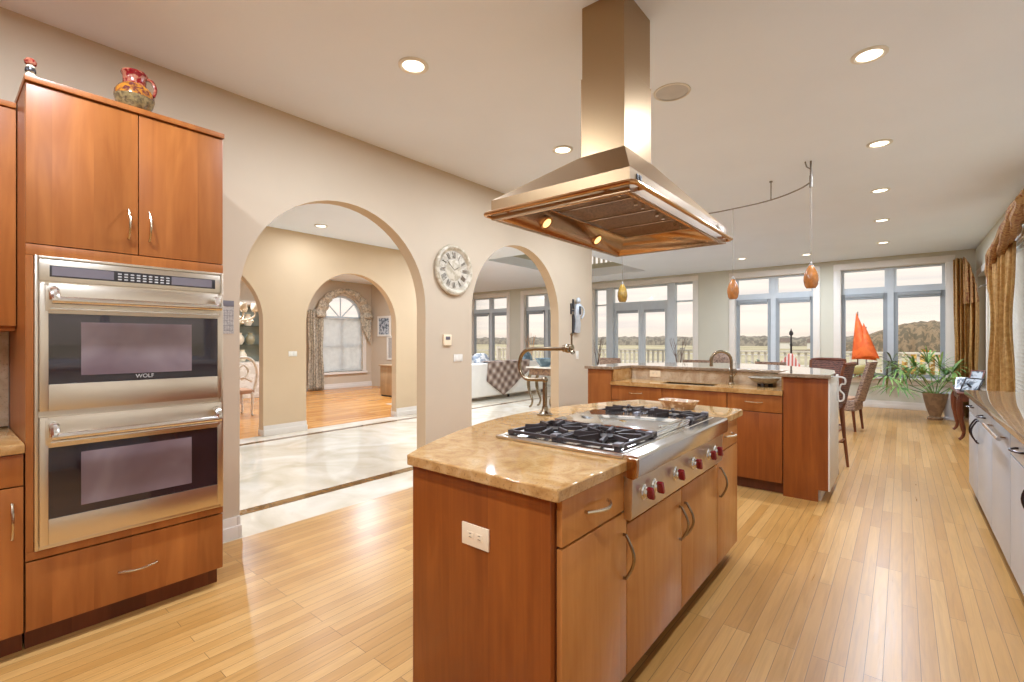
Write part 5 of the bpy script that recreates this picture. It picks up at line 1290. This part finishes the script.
for k in range(4):
    pts, rad = [], []
    for i, p in enumerate(core):
        t = i/(nn-1); a_ = k*PI/2+t*7; g = SW*.085*(1-.75*max(0, t-.6)/.4)
        pts.append(p+Vector((math.cos(a_)*g*.8, math.cos(a_+1)*g*.5, math.sin(a_)*g*1.1))); rad.append(SW*.078*(1-.7*max(0, t-.6)/.4)*(1+.15*math.sin(t*40+k)))
    mb.tube(pts, rad, 10)
mb.build('swag', M['drapegold2'], cu2)
mb = MB(); mb.cyl((XR-.09, 6.0, 2.80), (XR-.09, 6.6, 2.82), .012, n=8); mb.build('curtain_rod', M['cable'], cu2)
def blind(name, x, y0, y1, z0, z1, label, sgn):
    t = thing(name, (x, (y0+y1)/2, z0), label, 'blind'); mb = MB(); n = int((z1-z0)/.048)
    for k in range(n):
        z = z0+.04+k*.048; Mt = Matrix.Translation((x, 0, z)) @ Matrix.Rotation(sgn*R(72), 4, 'Y'); mb.box(-.027, .027, y0, y1, -.0013, .0013, M=Mt)
    mb.build('slats', M['blind'], t)
    mb = MB(); mb.box(x-.028, x+.028, y0, y1, z1-.02, z1+.03, .004); mb.build('head_rail', M['blind'], t)
    mb = MB(); mb.box(x-.02, x+.02, y0, y1, z0, z0+.022, .003); mb.build('bottom_rail', M['blind'], t)
    return t
blind('window_blind', XR+.045, 7.17, 8.83, .57, 2.45, 'white slatted blind in the right wall window beside the drape', 1)
blind('window_blind', XW-.04, WY0+.01, WY1-.01, WZ0+.02, WZS-.02, 'white slatted blind in the arched window seen through two arches', -1)
# floral drapery round the arched window
cu4 = thing('arch_drape', (XW+.12, wc, .02), 'floral grey drapery gathered round the arched library window', 'curtain')
mb = MB(); drape(mb, lambda u: (XW+.13, WY0-.44+u*.46, 1, 0), .02, 2.2, .045, 6, (1.2, .15)); mb.build('drape_panel', M['drapegrey'], cu4, solid=.008)
mb = MB()
mb.grid(lambda u, v: (XW+.16+.04*math.sin(u*60)+.05*math.sin(PI*v), wc+math.cos(PI*(1.02-u*1.04))*(.88-.26*v-.05*math.sin(9*u)*v), WZS+.04+math.sin(PI*(1.02-u*1.04))*(.80-.16*v-.03*math.sin(23*u)*v)), 70, 10)
mb.build('swag', M['drapegrey'], cu4, solid=.012)
mb = MB(); mb.grid(lambda u, v: (XW+.17+.03*math.sin(u*22), WY1+.0+(u-.5)*.40*(1-.3*v), 2.12-v*(.35+.5*u)), 24, 10); mb.build('jabot', M['drapegrey'], cu4, solid=.01)

# ---------------------------------------------------------------- rooms beyond the arches
sf = thing('sofa', (-7.75, 8.95, 0), 'long white slipcovered sofa seen from behind through the second arch', 'sofa')
mb = MB(); mb.box(-8.20, -7.33, 7.42, 10.45, .08, .44, .03, 3); mb.build('base', M['sofa'], sf)
for (p, q) in ((7.42, 8.93), (8.94, 10.45)):
    mb = MB(); mb.box(-7.55, -7.31, p, q, .09, .84, .04, 3); mb.build('backrest', M['sofa'], sf)
    mb = MB(); mb.box(-8.22, -7.58, p+.2*(p < 8), q-.2*(q > 10), .44, .58, .05, 3); mb.build('seat_cushion', M['sofa'], sf)
for (p, q) in ((7.40, 7.62), (10.25, 10.47)):
    mb = MB(); mb.box(-8.22, -7.56, p, q, .09, .66, .05, 3); mb.build('armrest', M['sofa'], sf)
for x in (-8.1, -7.42):
    for y in (7.52, 8.93, 10.35): mb = MB(); mb.cyl((x, y, 0), (x, y, .09), .03, n=10); mb.build('foot', M['blacklac'], sf)
thr = MB()
def throwf(u, v):
    y = 8.05+u*1.55; edge = .30+.50*(1-abs(2*u*.92-.75))
    s_ = v*(.35+edge)
    if s_ < .35: return (-7.60+s_*.90, y+.1*(1-v), .868+.015*math.sin(u*20)*(s_ > .1))
    return (-7.285-.008*math.sin(u*18), y-.10*(s_-.35), .868-(s_-.35))
thr.grid(throwf, 40, 26); o = thr.build('throw_blanket', M['plaid'], solid=.010); tag(o, 'brown plaid throw draped over the back of the white sofa', 'blanket')
for (y, mm, rz, lb) in ((7.80, 'cushion', 5, 'pale patterned cushion at the near end of the white sofa'), (8.30, 'cushion', -4, 'pale patterned cushion beside the throw on the white sofa'), (10.05, 'bluefab', 5, 'blue grey cushion at the far end of the white sofa')):
    mb = MB(); Mt = Matrix.Translation((-7.72, y, .84)) @ Matrix.Rotation(R(rz), 4, 'Z') @ Matrix.Rotation(R(-14), 4, 'Y'); mb.ball((0, 0, 0), 1, .10, .24, .23, 24, None)
    for v in mb.bm.verts:
        c = v.co.copy(); c.y = math.copysign(abs(c.y/.24)**.6*.24, c.y); c.z = math.copysign(abs(c.z/.23)**.6*.23, c.z); v.co = Mt @ c
    tag(mb.build('cushion', M[mm]), lb, 'cushion')
# console table with cabriole legs, seen through the arch past the pot filler
cn = thing('console_table', (-5.6, 7.9, 0), 'gilt console table with a carved apron and cabriole legs beyond the second arch', 'table')
mb = MB(); mb.box(-5.93, -5.25, 7.70, 8.10, .80, .83, .008); mb.build('table_top', M['paintedwhite'], cn)
M['carved'] = twotone('carved_gilt', (150, 116, 84), (96, 68, 52), 26, .5, .4, .6, (1, 1, 1), .6)
mb = MB(); mb.box(-5.88, -5.30, 7.74, 8.06, .66, .799, .01); mb.build('apron', M['carved'], cn)
for (x, y, s_) in ((-5.86, 7.76, -1), (-5.32, 7.76, 1), (-5.86, 8.04, -1), (-5.32, 8.04, 1)):
    mb = MB(); mb.tube(catmull([(x, y, .68), (x+s_*.05, y, .55), (x+s_*.03, y, .35), (x-s_*.05, y, .15), (x-s_*.02, y, .04), (x+s_*.02, y, .014)], 5), [.034]*5+[.036]*5+[.028]*5+[.022]*5+[.02]*5+[.024], 10); mb.build('leg', M['bronze'], cn)
tag(MB().lathe([(0, 0), (.09, 0), (.10, .02), (.15, .08), (.19, .15), (.20, .17), (.185, .165), (.13, .08), (0, .04)], (-5.60, 7.9, .8305), 28).build('ceramic_bowl', M['bluefab']), 'blue grey ceramic bowl on the gilt console table', 'bowl')
fr = thing('twig_vase', (-8.75, 11.55, 0), 'floor vase of tall dry orange twigs by the left terrace window', 'vase')
mb = MB(); mb.lathe([(0, 0), (.12, 0), (.17, .12), (.17, .34), (.09, .52), (.11, .60), (.10, .60), (.08, .52), (0, .45)], (-8.75, 11.55, 0), 22); mb.build('vessel', M['pot'], fr)
def twigs(parent, x, y, z0, n, h, seed, mat):
    rr = random.Random(seed)
    for k in range(n):
        a_ = rr.uniform(0, 2*PI); sp_ = rr.uniform(.06, .26); mb = MB()
        pts = [(x+math.cos(a_)*sp_*t**1.4+.015*math.sin(9*t+k), y+.5*math.sin(a_)*sp_*t, z0+h*rr.uniform(.95, 1.05)*t) for t in (0, .25, .5, .75, 1)]
        mb.tube(pts, [.009, .008, .007, .005, .003], 6)
        for j in (2, 3):
            p = Vector(pts[j]); mb.tube([p, p+Vector((rr.uniform(-.12, .12), rr.uniform(-.05, .05), rr.uniform(.12, .25)))], [.005, .002], 5)
        mb.build('branch', mat, parent)
M['twigorange'] = plain('orange_twig', (206, 150, 100), .8)
twigs(fr, -8.75, 11.55, .5, 7, 1.05, 5, M['twigorange'])
for (x, y, lb, sd) in ((-6.55, 11.75, 'floor vase of bare dark twigs left of the terrace door', 1), (-4.28, 11.75, 'floor vase of bare dark twigs right of the terrace door', 2)):
    t = thing('twig_vase', (x, y, 0), lb, 'vase', 'twig vases by the terrace door')
    mb = MB(); mb.lathe([(0, 0), (.09, 0), (.13, .12), (.12, .36), (.06, .50), (.07, .55), (.06, .55), (.05, .5), (0, .42)], (x, y, 0), 20); mb.build('vessel', M['stonebowl'], t)
    twigs(t, x, y, .45, 6, .98, sd, M['twig'])
# library : cabinet, pictures
cb = thing('low_cabinet', (-9.55, 7.25, 0), 'pale tan wooden cabinet seen at the right of the far arch', 'cabinet')
mb = MB(); mb.box(-9.92, -9.0, 7.02, 7.55, .04, .74, .006); mb.build('carcass', M['tanbox'], cb)
mb = MB(); mb.box(-9.95, -8.97, 6.99, 7.58, .742, .765, .006); mb.build('table_top', M['tanbox'], cb)
mb = MB(); mb.box(-9.90, -9.02, 7.04, 7.53, 0, .04); mb.build('plinth', M['blacklac'], cb)
for (x, z, w, h, pm, fm, lb) in ((-11.75, 1.78, .62, .60, 'photo', 'platewhite', 'white framed picture high on the library wall beyond the far arch'), (-11.25, 2.55, .4, .75, 'blacklac', 'darkwood', 'dark framed picture near the library ceiling beyond the far arch'), (-11.2, 1.15, .8, .7, 'calpaper', 'platewhite', 'white framed print low on the library wall beyond the far arch')):
    t = thing('framed_picture', (x, 8.45, z), lb, 'picture'); mb = MB()
    for (p, q, r_, s_) in ((-w/2, w/2, -h/2, -h/2+.06), (-w/2, w/2, h/2-.06, h/2), (-w/2, -w/2+.06, -h/2+.06, h/2-.06), (w/2-.06, w/2, -h/2+.06, h/2-.06)): mb.box(x+p, x+q, 8.43, 8.459, z+r_, z+s_, .003)
    mb.build('frame', M[fm], t)
    mb = MB(); mb.box(x-w/2+.06, x+w/2-.06, 8.445, 8.456, z-h/2+.06, z+h/2-.06); mb.build('picture', M[pm], t)
# dining room: china cabinet, chandelier, chair
ch = thing('china_cabinet', (-12.1, 4.7, 0), 'cream painted glass china cabinet seen through the left far arch', 'cabinet')
mb = MB(); mb.box(-12.38, -11.95, 4.05, 5.30, .0, .85, .01).box(-12.38, -12.35, 4.05, 5.30, .85, 2.2).box(-12.35, -11.95, 4.05, 4.11, .85, 2.2).box(-12.35, -11.95, 5.24, 5.30, .85, 2.2).box(-12.38, -11.92, 4.0, 5.35, 2.2, 2.3, .012); mb.build('carcass', M['paintedwhite'], ch)
for z in (1.25, 1.7): mb = MB(); mb.box(-12.34, -11.98, 4.12, 5.23, z, z+.012); mb.build('shelf', M['clear'], ch)
mb = MB(); mb.box(-12.345, -12.34, 4.12, 5.23, .86, 2.19); mb.build('back_panel', M['greyglass'], ch)
for (y, z, mm, lb) in ((4.62, 1.715, 'sage', 'green glazed jar on the upper shelf of the far china cabinet'), (4.85, 1.715, 'cream', 'cream jar on the upper shelf of the far china cabinet'), (4.66, 1.265, 'cream', 'cream jar on the lower shelf of the far china cabinet'), (4.9, 1.265, 'sage', 'green glazed jar on the lower shelf of the far china cabinet'), (4.72, .865, 'crystal', 'pale jar standing below the shelves of the far china cabinet')):
    tag(MB().lathe([(0, 0), (.06, 0), (.10, .08), (.10, .16), (.05, .24), (.06, .28), (0, .28)], (-12.15, y, z), 18).build('china_jar', M[mm]), lb, 'jar', 'jars in the china cabinet')
cl = thing('chandelier', (-9.9, 3.72, 1.75), 'pale crystal chandelier hanging in the room through the left far arch', 'chandelier')
mb = MB(); mb.cyl((-9.9, 3.72, 2.2), (-9.9, 3.72, ZC-.001), .012, n=8); mb.lathe([(0, 1.70), (.05, 1.74), (.03, 1.85), (.07, 1.95), (.03, 2.1), (.05, 2.2), (0, 2.25)], (-9.9, 3.72, 0), 14); mb.build('stem', M['crystal'], cl)
for k in range(8):
    an = 2*PI*k/8; c_, s_ = math.cos(an), math.sin(an); mb = MB()
    mb.tube(catmull([(-9.9+c_*.04, 3.72+s_*.04, 1.86), (-9.9+c_*.18, 3.72+s_*.18, 1.76), (-9.9+c_*.34, 3.72+s_*.34, 1.82), (-9.9+c_*.36, 3.72+s_*.36, 1.92)], 5), .012, 8); mb.lathe([(0, 0), (.05, .005), (.055, .015), (0, .02)], (-9.9+c_*.36, 3.72+s_*.36, 1.92), 12)
    for j in range(3): mb.ball((-9.9+c_*(.14+.09*j), 3.72+s_*(.14+.09*j), 1.70+.02*j), .022, n=8)
    a_ = mb.build('arm', M['crystal'], cl)
    mb = MB(); mb.lathe([(.055, 0), (.075, .06), (.055, .13), (.05, .13), (.07, .06), (.05, 0)], (-9.9+c_*.36, 3.72+s_*.36, 1.94), 12); mb.build('lamp_shade', M['cream'], a_)
dcw = thing('ornate_chair', (-9.3, 3.52, 0), 'ornate white carved dining chair seen through the left far arch', 'chair')
mb = MB(); mb.box(-9.55, -9.07, 3.28, 3.74, .40, .48, .03, 3); mb.build('seat', M['seatfab'], dcw)
mb = MB(); mb.tube(catmull([(-9.08, 3.30, .46), (-9.03, 3.26, .75), (-8.99, 3.34, .98), (-8.98, 3.51, 1.06), (-8.99, 3.68, .98), (-9.03, 3.76, .75), (-9.08, 3.72, .46)], 6), .024, 8)
mb.tube(catmull([(-9.05, 3.34, .62), (-9.02, 3.51, .70), (-9.05, 3.68, .62)], 6), .018, 8); mb.tube(catmull([(-9.03, 3.51, .66), (-9.01, 3.42, .80), (-8.99, 3.51, .93), (-9.01, 3.60, .80), (-9.03, 3.51, .66)], 6), .016, 8); mb.build('back_frame', M['paintedwhite'], dcw)
for (x, y, s_) in ((-9.52, 3.32, -1), (-9.52, 3.70, -1), (-9.10, 3.32, 1), (-9.10, 3.70, 1)):
    mb = MB(); mb.tube(catmull([(x, y, .44), (x+s_*.03, y, .34), (x+s_*.01, y, .18), (x-s_*.01, y, .05), (x+s_*.025, y, .012)], 5), [.028]*5+[.026]*5+[.020]*5+[.016]*5+[.018], 8); mb.build('leg', M['paintedwhite'], dcw)

# ---------------------------------------------------------------- outdoors
mb = MB(); mb.box(-16, 4, YB+.22, 15.4, -.25, -.12); struct(mb.build('floor.003', M['deck']))
ra = thing('deck_railing', (-5, 15, -.12), 'white baluster railing along the terrace outside the back windows', 'railing')
mb = MB(); mb.box(-13, 2.4, 14.93, 15.07, 1.03, 1.08, .008); mb.build('top_rail', M['rail'], ra)
mb = MB(); mb.box(-13, 2.4, 14.97, 15.03, .02, .08, .004); mb.build('bottom_rail', M['rail'], ra)
k = 0; x = -12.9
while x < 2.3:
    mb = MB(); mb.box(x-.028, x+.028, 14.975, 15.025, .08, 1.03); mb.build('baluster', M['rail'], ra); x += .165
for x in (-13, -9.2, -5.35, -1.55, 2.35):
    mb = MB(); mb.box(x-.06, x+.06, 14.94, 15.06, -.119, 1.14, .006); mb.build('post', M['rail'], ra)
def ground(u, v):
    a = -1.25+2.2*u; d = 16+v**2.2*700
    x = math.sin(a)*d*1.15-3; y = max(15.45, math.cos(a)*d)
    return (x, y, -4.2)
mb = MB(); mb.box(-1500, 900, 15.5, 1500, -4.4, -4.2); struct(mb.build('ground', M['marsh']))
mb = MB(); mb.box(-700, 600, 205, 222, -4.19, -4.16); mb.box(-520, 40, 120, 126, -4.19, -4.165); o = mb.build('tidal_creek', M['water']); struct(o)
rr = random.Random(11)
from mathutils import noise as mnoise
def ridge(name, x0, x1, y, prof, rough, mat, label, step, deep):
    mb = MB(); nu = int((x1-x0)/step); nv = 8
    def f(u, v):
        x = x0+(x1-x0)*u; h = prof(x)*(1+rough*(mnoise.noise(Vector((x/(step*9), 3.1, y)))*.9+mnoise.noise(Vector((x/(step*2.2), 7.7, y)))*.55+mnoise.noise(Vector((x/(step*1.0), v*5, 1.3)))*.3))
        return (x, y+(v-.5)*deep+mnoise.noise(Vector((x/step/2, v*6, 9)))*deep*.1, -4.25+h*math.sin(PI*v)**.6)
    mb.grid(f, nu, nv); return tag(mb.build(name, M[mat], smooth=80), label, 'trees', None, 'stuff')
ridge('distant_treeline', -1400, 250, 600, lambda x: 11.0, .22, 'trees', 'low bare treeline along the far edge of the marsh', 2.2, 30)
ridge('wooded_hill', -46, 120, 300, lambda x: .3+15.5/(1+math.exp(-(x+15)/8)), .10, 'trees2', 'brown wooded hill beyond the marsh behind the right windows', 1.2, 40)
def far_house(x, y, w, h, label):
    t = thing('far_house', (x, y, -4.2), label, 'house', 'houses beyond the marsh')
    mb = MB(); mb.box(x-w/2, x+w/2, y-4, y+4, -4.2, -4.2+h); mb.build('walls', M['house'], t)
    mb = MB(); mb.prism([(y-4.6, -4.2+h), (y+4.6, -4.2+h), (y, -4.2+h*1.7)], 'x', x-w/2-.4, x+w/2+.4); mb.build('roof', M['roof'], t)
far_house(-67, 400, 8, 4.6, 'white house beyond the marsh, seen left of the striped flag')
far_house(-50, 405, 6, 4.2, 'small white house beyond the marsh, seen right of the striped flag post')
def tree(x, y, z, h, rad, mat, label, seed):
    t = thing('autumn_tree', (x, y, z), label, 'tree', 'autumn trees outside'); q = random.Random(seed)
    mb = MB(); mb.tube([(x, y, z), (x+.05, y, z+h*.4), (x-.05, y, z+h*.8)], [h*.035, h*.025, h*.012], 8); mb.build('trunk', M['bark'], t)
    mb = MB()
    for k in range(900):
        v = Vector((q.gauss(0, 1), q.gauss(0, 1), q.gauss(0, 1))).normalized()*rad*q.random()**.4
        p = Vector((x, y, z+h*.66))+Vector((v.x, v.y, v.z*1.1)); a_ = Vector((q.uniform(-1, 1), q.uniform(-1, 1), q.uniform(-1, 1))).normalized()*.13; b_ = a_.cross(Vector((q.uniform(-1, 1), q.uniform(-1, 1), 1))).normalized()*.10
        mb.face([p-a_, p+b_, p+a_, p-b_])
    mb.build('foliage', M[mat], t, fix=False)
tree(.65, 22.5, -4.2, 5.4, 1.5, 'yellow', 'yellow autumn tree just beyond the deck railing behind the palm', 4)
